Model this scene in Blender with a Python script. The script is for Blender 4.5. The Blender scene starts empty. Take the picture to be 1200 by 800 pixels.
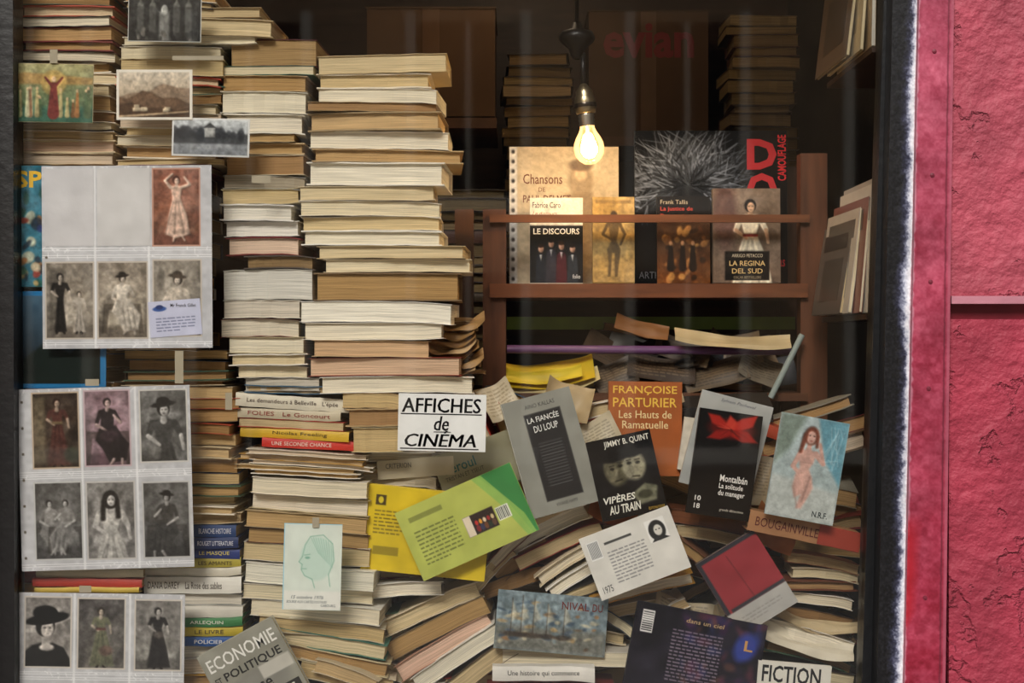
import bpy, math, random
import numpy as np
from mathutils import Matrix, Vector
random.seed(7); rng=np.random.default_rng(7)
CY=-2.4; CZ=1.35; K=0.0006
def sc(y): return K*(y-CY)
def W(px,py,y):
    s=sc(y); return Vector(((px-600)*s,y,CZ+(400-py)*s))
def rgb(c):
    if isinstance(c,str): return np.array([int(c[i:i+2],16)/255 for i in (0,2,4)])
    return np.array(c,float)
def lin(a):
    a=np.clip(a,0,1); return np.where(a<=.04045,a/12.92,((a+.055)/1.055)**2.4)
U=random.uniform
# ---------------------------------------------------------------- materials
MATS={}
def nd(nt,t,**k):
    n=nt.nodes.new(t)
    for a,b in k.items(): setattr(n,a,b)
    return n
def mk(kind,rough=.6,amp=.1,nscale=20,bump=0,bscale=60,metal=0,stripe=None,spec=.4,stretch=(1,1,1),detail=4):
    m=bpy.data.materials.new(kind); m.use_nodes=True; nt=m.node_tree; L=nt.links
    b=nt.nodes['Principled BSDF']; b.inputs['Roughness'].default_value=rough; b.inputs['Metallic'].default_value=metal
    b.inputs['Specular IOR Level'].default_value=spec
    a=nd(nt,'ShaderNodeAttribute',attribute_name='Col')
    if stripe:
        v=nd(nt,'ShaderNodeAttribute',attribute_name='pc').outputs['Vector']; st=stripe
    else:
        v=nd(nt,'ShaderNodeTexCoord').outputs['Object']; st=stretch
    mp=nd(nt,'ShaderNodeMapping'); mp.inputs['Scale'].default_value=st; L.new(v,mp.inputs['Vector'])
    n=nd(nt,'ShaderNodeTexNoise'); n.inputs['Scale'].default_value=nscale; n.inputs['Detail'].default_value=detail
    L.new(mp.outputs['Vector'],n.inputs['Vector'])
    r=nd(nt,'ShaderNodeMapRange'); r.inputs['From Min'].default_value=.25; r.inputs['From Max'].default_value=.75
    r.inputs['To Min'].default_value=1-amp; r.inputs['To Max'].default_value=1+amp*.6
    L.new(n.outputs['Fac'],r.inputs['Value'])
    mx=nd(nt,'ShaderNodeVectorMath',operation='MULTIPLY')
    L.new(a.outputs['Color'],mx.inputs[0]); L.new(r.outputs['Result'],mx.inputs[1])
    L.new(mx.outputs['Vector'],b.inputs['Base Color'])
    if bump:
        bn=nd(nt,'ShaderNodeBump'); bn.inputs['Strength'].default_value=bump; bn.inputs['Distance'].default_value=.002
        if stripe: L.new(n.outputs['Fac'],bn.inputs['Height'])
        else:
            n2=nd(nt,'ShaderNodeTexNoise'); n2.inputs['Scale'].default_value=bscale; n2.inputs['Detail'].default_value=6
            L.new(v,n2.inputs['Vector']); L.new(n2.outputs['Fac'],bn.inputs['Height'])
        L.new(bn.outputs['Normal'],b.inputs['Normal'])
    MATS[kind]=m; return m
mk('page',.85,.45,1,bump=.35,stripe=(9,1000,1),spec=.15,detail=3)
mk('cover',.5,.16,25,bump=.12,bscale=90)
mk('ink',.55,.05,60)
mk('gloss',.3,.08,40,spec=.3)
mk('sleeve',.22,.06,30,bump=.5,bscale=38)
mk('wood',.45,.45,6,bump=.15,stretch=(1.2,9,9))
mk('woodv',.45,.45,6,bump=.15,stretch=(9,9,1.2))
mk('card_board',.9,.2,6,bump=.1)
mk('plaster',.9,.25,5,bump=.6,bscale=30)
mk('paint',.4,.3,14,bump=.5,bscale=60)
mk('metal',.3,.15,40,metal=.9)
mk('dark_plastic',.4,.1,30)
mk('pave',.9,.3,8,bump=.4,bscale=25)
def masonry():
    m=mk('redwall',.6,.3,9,bump=0,spec=.25); nt=m.node_tree; L=nt.links; b=nt.nodes['Principled BSDF']
    tc=nd(nt,'ShaderNodeTexCoord'); n1=nd(nt,'ShaderNodeTexNoise'); n1.inputs['Scale'].default_value=13; n1.inputs['Detail'].default_value=6; n1.inputs['Roughness'].default_value=.55
    n2=nd(nt,'ShaderNodeTexNoise'); n2.inputs['Scale'].default_value=55; n2.inputs['Detail'].default_value=4
    L.new(tc.outputs['Object'],n1.inputs['Vector']); L.new(tc.outputs['Object'],n2.inputs['Vector'])
    st=nd(nt,'ShaderNodeMapRange'); st.inputs['From Min'].default_value=.57; st.inputs['From Max'].default_value=.61; L.new(n1.outputs['Fac'],st.inputs['Value'])
    ad=nd(nt,'ShaderNodeMath',operation='ADD'); L.new(n1.outputs['Fac'],ad.inputs[0])
    mu=nd(nt,'ShaderNodeMath',operation='MULTIPLY'); mu.inputs[1].default_value=-.26; L.new(st.outputs['Result'],mu.inputs[0]); L.new(mu.outputs[0],ad.inputs[1])
    m2=nd(nt,'ShaderNodeMath',operation='MULTIPLY'); m2.inputs[1].default_value=.26; L.new(n2.outputs['Fac'],m2.inputs[0])
    a2=nd(nt,'ShaderNodeMath',operation='ADD'); L.new(ad.outputs[0],a2.inputs[0]); L.new(m2.outputs[0],a2.inputs[1])
    bn=nd(nt,'ShaderNodeBump'); bn.inputs['Strength'].default_value=1.; bn.inputs['Distance'].default_value=.02
    L.new(a2.outputs[0],bn.inputs['Height']); L.new(bn.outputs['Normal'],b.inputs['Normal'])
masonry()
def emis(name,c,st):
    m=bpy.data.materials.new(name); m.use_nodes=True; nt=m.node_tree; nt.nodes.clear()
    o=nd(nt,'ShaderNodeOutputMaterial'); e=nd(nt,'ShaderNodeEmission'); e.inputs[0].default_value=(*lin(rgb(c)),1); e.inputs[1].default_value=st
    nt.links.new(e.outputs[0],o.inputs[0]); MATS[name]=m; return m
emis('filament_glow','ffd498',210)
def glassy(name,fac,emit=0):
    m=bpy.data.materials.new(name); m.use_nodes=True; nt=m.node_tree; nt.nodes.clear(); L=nt.links
    o=nd(nt,'ShaderNodeOutputMaterial'); t=nd(nt,'ShaderNodeBsdfTransparent'); g=nd(nt,'ShaderNodeBsdfGlossy'); g.inputs['Roughness'].default_value=.03
    lw=nd(nt,'ShaderNodeFresnel'); lw.inputs['IOR'].default_value=fac
    mx=nd(nt,'ShaderNodeMixShader'); L.new(lw.outputs[0],mx.inputs[0]); L.new(t.outputs[0],mx.inputs[1]); L.new(g.outputs[0],mx.inputs[2])
    out=mx.outputs[0]
    if emit:
        e=nd(nt,'ShaderNodeEmission'); e.inputs[0].default_value=(1,.55,.18,1); e.inputs[1].default_value=emit
        a=nd(nt,'ShaderNodeAddShader'); L.new(out,a.inputs[0]); L.new(e.outputs[0],a.inputs[1]); out=a.outputs[0]
    L.new(out,o.inputs[0]); MATS[name]=m
glassy('window_glass',1.42); glassy('bulb_glass',1.5,.7)
# ---------------------------------------------------------------- mesh builder
class Bd:
    def __init__(s): s.v=[];s.f=[];s.c=[];s.p=[];s.k=[];s.n=0
    def add(s,v,f,c,kind,pc=None,M=None):
        v=np.asarray(v,float)
        if M is not None:
            m=np.array(M); v=v@m[:3,:3].T+m[:3,3]
        n=len(v); c=lin(rgb(c)) if isinstance(c,str) or np.ndim(c)==1 else c
        s.v.append(v); s.c.append(np.broadcast_to(c,(n,3))); s.p.append(np.zeros((n,3)) if pc is None else pc)
        o=s.n; s.f+=[tuple(i+o for i in q) for q in f]; s.k+=[kind]*len(f); s.n+=n
    def obj(s,name,smooth=False):
        v=np.concatenate(s.v); org=(v.min(0)+v.max(0))/2; v=v-org
        me=bpy.data.meshes.new(name); me.from_pydata(v.tolist(),[],s.f)
        a=me.attributes.new('Col','FLOAT_COLOR','POINT'); c=np.ones((len(v),4)); c[:,:3]=np.concatenate(s.c); a.data.foreach_set('color',c.ravel())
        a=me.attributes.new('pc','FLOAT_VECTOR','POINT'); a.data.foreach_set('vector',np.concatenate(s.p).astype(float).ravel())
        ks=sorted(set(s.k)); ix={k:i for i,k in enumerate(ks)}
        for k in ks: me.materials.append(MATS[k])
        me.polygons.foreach_set('material_index',[ix[k] for k in s.k])
        if smooth: me.polygons.foreach_set('use_smooth',[True]*len(s.f))
        me.update(); ob=bpy.data.objects.new(name,me); ob.location=org; bpy.context.collection.objects.link(ob); return ob
def sbox(B,x0,x1,y0,y1,z0,z1,c,kind,M=None,nx=1,fn=None,seed=0,capswap=False):
    xs=np.linspace(x0,x1,nx+1); ring=[(y0,z0),(y0,z1),(y1,z1),(y1,z0)]
    for i in range(4):
        a,b=ring[i],ring[(i+1)%4]
        v=np.array([(x,*q) for x in xs for q in (a,b)])
        f=[(2*k,2*k+2,2*k+3,2*k+1) for k in range(nx)]
        j=2 if i in (0,2) else 1
        pc=np.stack([v[:,0],v[:,j],np.full(len(v),seed)],1)
        if fn is not None: v=fn(v)
        B.add(v,f,c,kind,pc,M)
    for x,o in ((x0,(0,1,2,3)),(x1,(3,2,1,0))):
        v=np.array([(x,*q) for q in ring]); pc=np.stack([v[:,1],v[:,2],np.full(4,seed)],1)
        if capswap: pc=pc[:,[1,0,2]]
        if fn is not None: v=fn(v)
        B.add(v,[o],c,kind,pc,M)
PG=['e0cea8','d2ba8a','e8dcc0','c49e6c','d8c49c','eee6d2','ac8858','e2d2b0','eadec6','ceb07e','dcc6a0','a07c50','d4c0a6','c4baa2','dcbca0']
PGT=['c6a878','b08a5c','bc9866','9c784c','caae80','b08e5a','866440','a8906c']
CV=['e8e0cc','d8c49c','7a2a24','39485a','f0e8d8','a08458','3f5a44','26221f','c09030','e4dac4','c4b08a','eee2cc','d4c09c','b0462c','5a4630','8a8474','2c3e5c']
def book(B,M,L,D,T,cov,pg,front='page',nx=8,bend=0,curl=0):
    hard=random.random()<.25; tc=min(T*.14,.0022 if hard else .0009); ins=U(.001,.005) if not hard else .006
    sd=U(0,100); k1=U(5,15); p1=U(0,6); dy=U(.0003,.0018)
    def fn(v):
        v=v.copy(); u=v[:,0]/(L/2); fr=(v[:,1]<D*.3)
        v[:,2]+=bend*u*u+curl*np.clip(u-.5,0,1)**2*4*fr+.0005*np.sin(k1*u+p1)
        return v
    def fp(v):
        w=fn(v); fr=v[:,1]<D*.3
        w[:,1]+=fr*dy*np.sin(k1*v[:,0]/L*2+p1); return w
    h=L/2
    sbox(B,-h,h,0,D,0,tc,cov,'cover',M,nx,fn); sbox(B,-h,h,0,D,T-tc,T,cov,'cover',M,nx,fn)
    if front=='page':
        sbox(B,-h+ins,h-ins,ins+U(0,.002),D-.002,tc,T-tc,pg,'page',M,nx,fp,seed=sd)
        sbox(B,-h,h,D-.0015,D,tc,T-tc,cov,'cover',M,nx,fn)
    else:
        sbox(B,-h+ins,h-ins,.002,D-ins,tc,T-tc,pg,'page',M,nx,fp,seed=sd)
        def fs(v):
            w=fn(v); q=(v[:,2]-T/2)/(T/2); w[:,1]-=.0015*(1-q*q)*(v[:,1]<.0005); return w
        zz=np.linspace(0,T,5); xs=np.linspace(-h,h,nx+1)
        v=np.array([(x,0,z) for x in xs for z in zz]); v=fs(v)
        f=[(i*5+j,(i+1)*5+j,(i+1)*5+j+1,i*5+j+1) for i in range(nx) for j in range(4)]
        B.add(v,f,cov,'cover',None,M)
_tc={}
def tmesh(st,bold=0,shear=0):
    k=(st,bold,shear)
    if k not in _tc:
        cu=bpy.data.curves.new('t','FONT'); cu.body=st; cu.offset=bold; cu.shear=shear; cu.resolution_u=2
        ob=bpy.data.objects.new('t',cu); bpy.context.collection.objects.link(ob)
        dg=bpy.context.evaluated_depsgraph_get(); me=bpy.data.meshes.new_from_object(ob.evaluated_get(dg))
        v=np.array([x.co[:] for x in me.vertices]); f=[tuple(p.vertices) for p in me.polygons]
        mn=v.min(0); mxx=v.max(0); v=(v-mn)/np.maximum(mxx-mn,1e-6)
        bpy.data.objects.remove(ob); bpy.data.curves.remove(cu); bpy.data.meshes.remove(me)
        _tc[k]=(v,f)
    return _tc[k]
def T3(p,ang=0,pitch=0,yaw=0):
    r=math.radians
    return Matrix.Translation(p)@Matrix.Rotation(r(ang),4,'Y')@Matrix.Rotation(r(pitch),4,'X')@Matrix.Rotation(r(yaw),4,'Z')
# ---------------------------------------------------------------- printed pictures (vertex colour canvases)
def vn(ny,nx,cell):
    gy,gx=int(ny/cell)+3,int(nx/cell)+3; g=rng.random((gy,gx))
    y=np.arange(ny)/cell; x=np.arange(nx)/cell; yi=y.astype(int); xi=x.astype(int); fy=(y-yi)[:,None]; fx=(x-xi)[None]
    fy=fy*fy*(3-2*fy); fx=fx*fx*(3-2*fx)
    a=g[np.ix_(yi,xi)];b=g[np.ix_(yi,xi+1)];c=g[np.ix_(yi+1,xi)];d=g[np.ix_(yi+1,xi+1)]
    return (a*(1-fx)+b*fx)*(1-fy)+(c*(1-fx)+d*fx)*fy-.5
def blur(a,n):
    for _ in range(n):
        p=np.pad(a,((1,1),(1,1))+((0,0),)*(a.ndim-2),mode='edge'); a=(a*2+p[:-2,1:-1]+p[2:,1:-1]+p[1:-1,:-2]+p[1:-1,2:])/6
    return a
class Cv:
    def __init__(s,w,h,c,res=1.):
        s.w,s.h=w,h; s.nx=max(2,int(w*res)+1); s.ny=max(2,int(h*res)+1); s.res=res
        s.X,s.Y=np.meshgrid(np.linspace(0,w,s.nx),np.linspace(0,h,s.ny)); s.a=np.ones((s.ny,s.nx,3))*rgb(c)
    def mix(s,m,c,al=1):
        m=(np.clip(m,0,1)*al)[...,None]; s.a=s.a*(1-m)+rgb(c)*m; return s
    def ell(s,cx,cy,rx,ry,c,soft=.8,rot=0,al=1):
        r=math.radians(rot); dx,dy=s.X-cx,s.Y-cy; u=dx*math.cos(r)+dy*math.sin(r); v=-dx*math.sin(r)+dy*math.cos(r)
        d=(1-np.sqrt((u/rx)**2+(v/ry)**2))*min(rx,ry); return s.mix(d/soft+.5,c,al)
    def cap(s,x1,y1,x2,y2,r1,r2,c,soft=.8,al=1):
        dx,dy=x2-x1,y2-y1; t=np.clip(((s.X-x1)*dx+(s.Y-y1)*dy)/(dx*dx+dy*dy+1e-9),0,1)
        d=(r1+(r2-r1)*t)-np.hypot(s.X-x1-t*dx,s.Y-y1-t*dy); return s.mix(d/soft+.5,c,al)
    def poly(s,pts,c,soft=.8,al=1):
        D=np.full(s.X.shape,1e9); ins=np.zeros(s.X.shape,bool); n=len(pts)
        for i in range(n):
            x1,y1=pts[i];x2,y2=pts[(i+1)%n]; dx,dy=x2-x1,y2-y1
            t=np.clip(((s.X-x1)*dx+(s.Y-y1)*dy)/(dx*dx+dy*dy+1e-9),0,1); D=np.minimum(D,np.hypot(s.X-x1-t*dx,s.Y-y1-t*dy))
            if y1!=y2: ins^=((y1>s.Y)!=(y2>s.Y))&(s.X<(x2-x1)*(s.Y-y1)/(y2-y1)+x1)
        return s.mix(np.where(ins,D,-D)/soft+.5,c,al)
    def rect(s,x0,y0,x1,y1,c,soft=.8,al=1):
        d=np.minimum(np.minimum(s.X-x0,x1-s.X),np.minimum(s.Y-y0,y1-s.Y)); return s.mix(d/soft+.5,c,al)
    def noise(s,amp,cell):
        s.a=s.a+vn(s.ny,s.nx,cell*s.res)[...,None]*amp; return s
    def grad(s,c1,c2,al=1):
        t=(s.Y/s.h)[...,None]; g=rgb(c1)*(1-t)+rgb(c2)*t; s.a=s.a*(1-al)+g*al; return s
    def real(s,k=3.,sat=1.,mot=1.,soft=1):
        """photographic finish for a printed picture: modelled tones, soft focus, mottle"""
        l=s.a.mean(-1); b=blur(l,4); gx=np.gradient(b,axis=1); gy=np.gradient(b,axis=0)
        sh=1+np.clip((gx*.8+gy*.6)*k,-.35,.35)+(vn(s.ny,s.nx,5*s.res)*.28+vn(s.ny,s.nx,2.2*s.res)*.22)*mot
        s.a=blur(s.a*sh[...,None],soft)
        if sat!=1: g=s.a.mean(-1,keepdims=True); s.a=g+(s.a-g)*sat
        s.noise(.05,1.2); return s
    def lines(s,x0,y0,x1,y1,n,c,al=.8,hh=.9):
        st=(y1-y0)/n
        for i in range(n):
            x=x0; yy=y0+i*st; xe=x1 if i<n-1 else x0+(x1-x0)*.6
            while x<xe:
                wd=min(U(3,9),xe-x)
                s.rect(x,yy,x+wd,yy+st*.42*hh,c,.7,al); x+=wd+1.5
        return s
class Sheet:
    def __init__(s,cx,cy,w,h,ang,y,pitch=0,yaw=0,T=.001,cov='f0ece0',pg='d9cba8',kind='cover'):
        s.B=Bd(); s.s=sc(y); s.w,s.h=w,h; s.M=T3(W(cx,cy,y),ang,pitch,yaw); hw,hh=w*s.s/2,h*s.s/2
        s.off=.0003
        if T<.003: sbox(s.B,-hw,hw,0,T,-hh,hh,cov,kind,s.M)
        else:
            tc=.0008; B=s.B
            sbox(B,-hw,hw,0,tc,-hh,hh,cov,kind,s.M); sbox(B,-hw,hw,T-tc,T,-hh,hh,cov,kind,s.M)
            sbox(B,-hw,-hw+.001,tc,T-tc,-hh,hh,cov,kind,s.M)
            sbox(B,-hw+.001,hw-.0015,tc,T-tc,-hh+.0012,hh-.0012,pg,'page',s.M,seed=U(0,99),capswap=True)
    def art(s,cv,x=0,y=0,kind='ink',rot=0,lift=.0003):
        s.off+=lift
        X=cv.X-cv.w/2; Y=cv.Y-cv.h/2; r=math.radians(rot); Xr=X*math.cos(r)-Y*math.sin(r)+cv.w/2+x; Yr=X*math.sin(r)+Y*math.cos(r)+cv.h/2+y
        v=np.stack([(Xr-s.w/2)*s.s,np.full(X.shape,-s.off),(s.h/2-Yr)*s.s],-1).reshape(-1,3)
        nx,ny=cv.nx,cv.ny
        f=[(j*nx+i,(j+1)*nx+i,(j+1)*nx+i+1,j*nx+i+1) for j in range(ny-1) for i in range(nx-1)]
        s.B.add(v,f,lin(cv.a.reshape(-1,3)),kind,None,s.M); return s
    def text(s,st,x0,y0,x1,y1,c='1a1a1a',bold=0,shear=0,rot=0):
        v,f=tmesh(st,bold,shear); X=x0+v[:,0]*(x1-x0); Y=y1-v[:,1]*(y1-y0); mx,my=(x0+x1)/2,(y0+y1)/2
        r=math.radians(rot); Xr=mx+(X-mx)*math.cos(r)-(Y-my)*math.sin(r); Yr=my+(X-mx)*math.sin(r)+(Y-my)*math.cos(r)
        p=np.stack([(Xr-s.w/2)*s.s,np.full(len(X),-s.off-.0003),(s.h/2-Yr)*s.s],-1); s.B.add(p,f,c,'ink',None,s.M); return s
    def done(s,name): return s.B.obj(name)
# ---------------------------------------------------------------- figures for prints
def mul(c,k): return np.clip(rgb(c)*k,0,1)
def lady(cv,cx,by,H,dress='8a7a6a',skin='d8c4ac',hair='2a2018',hat=None,pose='stand',flip=1,sash=None,flare=.2,bighair=1.):
    g=lambda x,y:(cx+flip*x*H,by-H+y*H)
    if pose=='stand':
        cv.poly([g(-.06,.36),g(.06,.36),g(flare*.5,.5),g(flare*.75,.7),g(flare,.97),g(-flare*.8,.98),g(-flare*.6,.7),g(-flare*.45,.5)],dress,1.5)
        for k in (-.6,-.3,0,.3,.6): cv.cap(*g(k*.06,.42),*g(k*flare*1.4,.93),.4,.011*H,mul(dress,.66 if k in(-.3,.3,) else 1.25),1.4,.6)
        cv.cap(*g(-flare*.75,.96),*g(flare*.95,.96),1.1,1.1,mul(dress,1.2),1,.7)
        cv.cap(*g(-.04,.97),*g(-.06,1.),.9,1.3,'201814'); cv.cap(*g(.04,.97),*g(.07,1.),.9,1.3,'201814')
        cv.poly([g(-.1,.19),g(-.04,.17),g(.04,.17),g(.1,.19),g(.08,.28),g(.055,.37),g(-.055,.37),g(-.08,.28)],mul(dress,1.1),1.2)
        cv.cap(*g(-.095,.21),*g(-.14,.32),H*.032,H*.024,mul(dress,1.05)); cv.cap(*g(-.14,.32),*g(-.04,.4),H*.02,H*.014,skin)
        cv.cap(*g(.095,.21),*g(.15,.32),H*.032,H*.024,mul(dress,1.05)); cv.cap(*g(.15,.32),*g(.17,.44),H*.02,H*.014,skin)
    elif pose=='dance':
        cv.poly([g(-.06,.36),g(.06,.36),g(.16,.62),g(.2,.9),g(-.02,.96),g(-.16,.9),g(-.12,.6)],dress,1.5)
        for k in (-.6,-.1,.4): cv.cap(*g(k*.08,.42),*g(k*.28,.88),.5,1.3,mul(dress,.7),1.2,.7)
        cv.cap(*g(-.04,.93),*g(-.05,1.),1.2,1,skin); cv.cap(*g(.07,.9),*g(.12,.99),1.2,1,skin)
        cv.poly([g(-.09,.17),g(.09,.17),g(.055,.37),g(-.055,.37)],mul(dress,1.1),1.2)
        cv.cap(*g(-.09,.19),*g(-.17,.09),H*.026,H*.02,skin); cv.cap(*g(-.17,.09),*g(-.06,-.01),H*.02,H*.015,skin)
        cv.cap(*g(.09,.19),*g(.2,.15),H*.026,H*.02,skin); cv.cap(*g(.2,.15),*g(.12,.04),H*.02,H*.015,skin)
    elif pose=='seat':
        cv.poly([g(-.3,.5),g(.3,.5),g(.34,.98),g(.26,.98),g(.22,.6),g(-.22,.6),g(-.26,.98),g(-.34,.98)],'2a221a',1.2,.5)
        cv.poly([g(-.1,.42),g(.12,.42),g(.2,.55),g(.3,.68),g(.26,.92),g(.02,.95),g(-.08,.75),g(-.18,.62)],dress,1.6)
        for k in (0,.08,.16): cv.cap(*g(k,.55),*g(.06+k,.9),.5,1.2,mul(dress,.7),1.3,.7)
        cv.cap(*g(.08,.9),*g(.02,.99),1.8,1.2,mul(skin,.9)); cv.cap(*g(.2,.9),*g(.2,.99),1.8,1.2,mul(skin,.9))
        cv.poly([g(-.1,.2),g(-.03,.17),g(.03,.17),g(.11,.2),g(.08,.46),g(-.09,.46)],mul(dress,1.1),1.3)
        cv.cap(*g(.1,.23),*g(.18,.37),H*.032,H*.025,mul(dress,1.05)); cv.cap(*g(.18,.37),*g(.09,.27),H*.022,H*.016,skin)
        cv.cap(*g(-.1,.23),*g(-.16,.4),H*.032,H*.025,mul(dress,1.05)); cv.cap(*g(-.16,.4),*g(0,.5),H*.022,H*.016,skin)
    elif pose=='bust':
        cv.poly([g(-.36,1.),g(-.33,.66),g(-.2,.54),g(-.06,.5),g(.1,.5),g(.24,.56),g(.32,.7),g(.36,1.)],dress,1.8)
        cv.cap(*g(0,.36),*g(0,.52),H*.05,H*.06,mul(skin,.85)); cv.ell(*g(.01,.56),H*.1,H*.05,skin,1.5)
        cv.ell(*g(-.01,.27),H*.13,H*.15,hair,1.4); cv.ell(*g(.02,.31),H*.085,H*.115,skin,1.4,8)
        cv.ell(*g(-.04,.33),H*.03,H*.07,mul(skin,.75),2,0,.6)
        for e in (-.015,.055): cv.ell(*g(e,.295),H*.016,H*.008,mul(hair,.9),.9,0,.8)
        cv.ell(*g(.025,.375),H*.02,H*.008,mul(skin,.55),.8,0,.8)
        if hat is not None:
            cv.ell(*g(.02,.17),H*.3,H*.075,hat,1,-10); cv.ell(*g(-.01,.09),H*.17,H*.1,hat,1)
        return cv
    b=bighair
    cv.cap(*g(0,.13),*g(0,.19),H*.02,H*.03,mul(skin,.9)); cv.ell(*g(0,.085+.02*(b-1)),H*.056*b,H*.064*b,hair,1+2*(b-1)); cv.ell(*g(.006,.1),H*.036,H*.048,skin,1)
    for e in (-.012,.022): cv.ell(*g(e,.092),H*.009,H*.006,mul(skin,.3),.8,0,.75)
    cv.ell(*g(.006,.126),H*.011,H*.005,mul(skin,.5),.7,0,.8)
    if sash: cv.cap(*g(-.06,.37),*g(.06,.37),1.6,1.6,sash)
    if hat is not None:
        cv.ell(*g(0,.045),H*.11,H*.025,hat,.8,-8*flip); cv.ell(*g(0,.02),H*.06,H*.04,hat,.8)
    return cv
def photo(w,h,bg1,bg2,fn,border=None,grain=.06,floor=None,sat=.45):
    cv=Cv(w,h,bg1,1.5).grad(bg1,bg2).noise(.18,14).noise(.12,6)
    if floor: cv.rect(-2,h*.84,w+2,h+2,floor,5,.8)
    for i in range(9):
        x=random.choice([U(0,w*.28),U(w*.72,w)]); cv.ell(x,U(h*.2,h),U(3,9),U(5,16),mul(bg1,U(.5,1.2)),4,U(0,60),.55)
    fn(cv); cv.real(4,sat,1.15,2)
    e=np.hypot((cv.X/w-.5)*1.1,(cv.Y/h-.5)); cv.a=cv.a*(1.04-.5*np.clip(e-.3,0,1))[...,None]
    cv.a=cv.a*.94+rgb('b8a890')*.05
    if border:
        d=np.minimum(np.minimum(cv.X,w-cv.X),np.minimum(cv.Y,h-cv.Y)); cv.mix((1.8-d)/.8+.5,border)
    return cv
# ================================================================= ROOM SHELL
def slab(name,x0,x1,y0,y1,z0,z1,c,kind,M=None):
    B=Bd(); sbox(B,x0,x1,y0,y1,z0,z1,c,kind,M); return B.obj(name)
slab('floor',-1.3,1.0,.02,2.0,-.05,0,'4a3a2c','wood')
slab('ceiling',-1.3,1.0,.02,2.0,2.6,2.66,'4a4238','plaster')
slab('wall_back',-1.3,1.0,1.95,2.0,0,2.6,'2e2823','plaster')
slab('wall_left',-1.36,-1.3,.02,2.0,0,2.6,'2e2823','plaster')
slab('wall_right',.80,.86,.03,2.0,0,2.6,'2a2420','plaster')
slab('pavement',-5,5,-6,-.12,-.1,0,'8a8680','pave')
slab('wall_front_sill',-1.36,.66,-.1,.02,0,.62,'5a1420','redwall')
slab('wall_front_lintel',-1.36,.66,-.1,.02,2.25,3.0,'6e1c2c','redwall')
slab('wall_front_left',-2.6,-.9,-.1,.0,0,3.0,'6e1c2c','redwall')
slab('display_platform',-.88,.70,.012,.42,.60,.64,'4a3524','wood')
slab('platform_front_board',-.88,.70,.36,.40,0,.60,'3a2a1e','wood')
# house on the far side of the street (seen only as a faint reflection in the pane)
B=Bd(); sbox(B,-7,7,-9.4,-9,-.1,6.5,'a8937a','plaster')
for i in range(7):
    for j in range(3):
        x=-5.6+i*1.75; z=.5+j*2.
        sbox(B,x-.42,x+.42,-9.0,-8.97,z,z+1.4,'15171c','gloss'); sbox(B,x-.5,x-.42,-9.0,-8.93,z-.06,z+1.48,'e0dacc','ink'); sbox(B,x+.42,x+.5,-9.0,-8.93,z-.06,z+1.48,'e0dacc','ink'); sbox(B,x-.55,x+.55,-9.0,-8.86,z-.12,z,'e0dacc','ink'); sbox(B,x-.02,x+.02,-8.97,-8.95,z,z+1.4,'e0dacc','ink')
B.obj('house_across_street')
def slant(name,pt0,pt1,pb0,pb1,y0,y1,c,kind,zt=2.25,zb=.62):
    B=Bd(); s=sc(y0)
    def X(a,b,z): py=400-(z-CZ)/s; return ((a+(b-a)*py/800)-600)*s
    v=[(X(pt0,pb0,zb),y0,zb),(X(pt1,pb1,zb),y0,zb),(X(pt1,pb1,zt),y0,zt),(X(pt0,pb0,zt),y0,zt)]
    v+= [(a,y1,c2) for a,_,c2 in v]
    for f in ((0,1,2,3),(5,4,7,6),(4,0,3,7),(1,5,6,2),(3,2,6,7),(4,5,1,0)):
        B.add([v[i] for i in f],[(0,1,2,3)],c,kind)
    return B
slant('a',1036,1052,1010,1036,-.012,.03,'08090c','paint').obj('window_frame_right')
B=slant('a',1046,1077,1028,1060,-.05,.012,'060608','paint')
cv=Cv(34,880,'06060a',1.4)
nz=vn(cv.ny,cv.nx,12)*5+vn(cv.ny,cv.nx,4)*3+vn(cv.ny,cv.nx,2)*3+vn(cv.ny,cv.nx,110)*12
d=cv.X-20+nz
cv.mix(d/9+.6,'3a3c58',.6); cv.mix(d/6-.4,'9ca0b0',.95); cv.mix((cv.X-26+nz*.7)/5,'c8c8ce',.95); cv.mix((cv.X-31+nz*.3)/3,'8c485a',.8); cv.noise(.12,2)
yy=-.0508
def strip(cv,B,pt0,pt1,pb0,pb1,y,kind):
    s=sc(y); t=cv.Y/cv.h; py=-40+t*880; a=pt0+(pb0-pt0)*py/800; b=pt1+(pb1-pt1)*py/800; px=a+(b-a)*cv.X/cv.w
    v=np.stack([(px-600)*s,np.full(px.shape,y),CZ+(400-py)*s],-1).reshape(-1,3); nx,ny=cv.nx,cv.ny
    B.add(v,[(j*nx+i,(j+1)*nx+i,(j+1)*nx+i+1,j*nx+i+1) for j in range(ny-1) for i in range(nx-1)],lin(cv.a.reshape(-1,3)),kind)
strip(cv,B,1046,1077,1028,1060,yy,'paint'); B.obj('trim_black_jamb')
B=slant('a',1077,1118,1060,1108,-.062,.012,'7c2438','paint')
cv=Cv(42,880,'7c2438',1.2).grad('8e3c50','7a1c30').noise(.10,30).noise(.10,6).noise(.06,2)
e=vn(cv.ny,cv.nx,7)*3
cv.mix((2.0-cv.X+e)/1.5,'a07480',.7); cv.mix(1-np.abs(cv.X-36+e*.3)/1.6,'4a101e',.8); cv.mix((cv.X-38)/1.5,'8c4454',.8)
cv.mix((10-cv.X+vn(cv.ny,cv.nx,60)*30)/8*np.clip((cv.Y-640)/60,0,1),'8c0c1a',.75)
strip(cv,B,1077,1118,1060,1108,-.0628,'paint')
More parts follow.
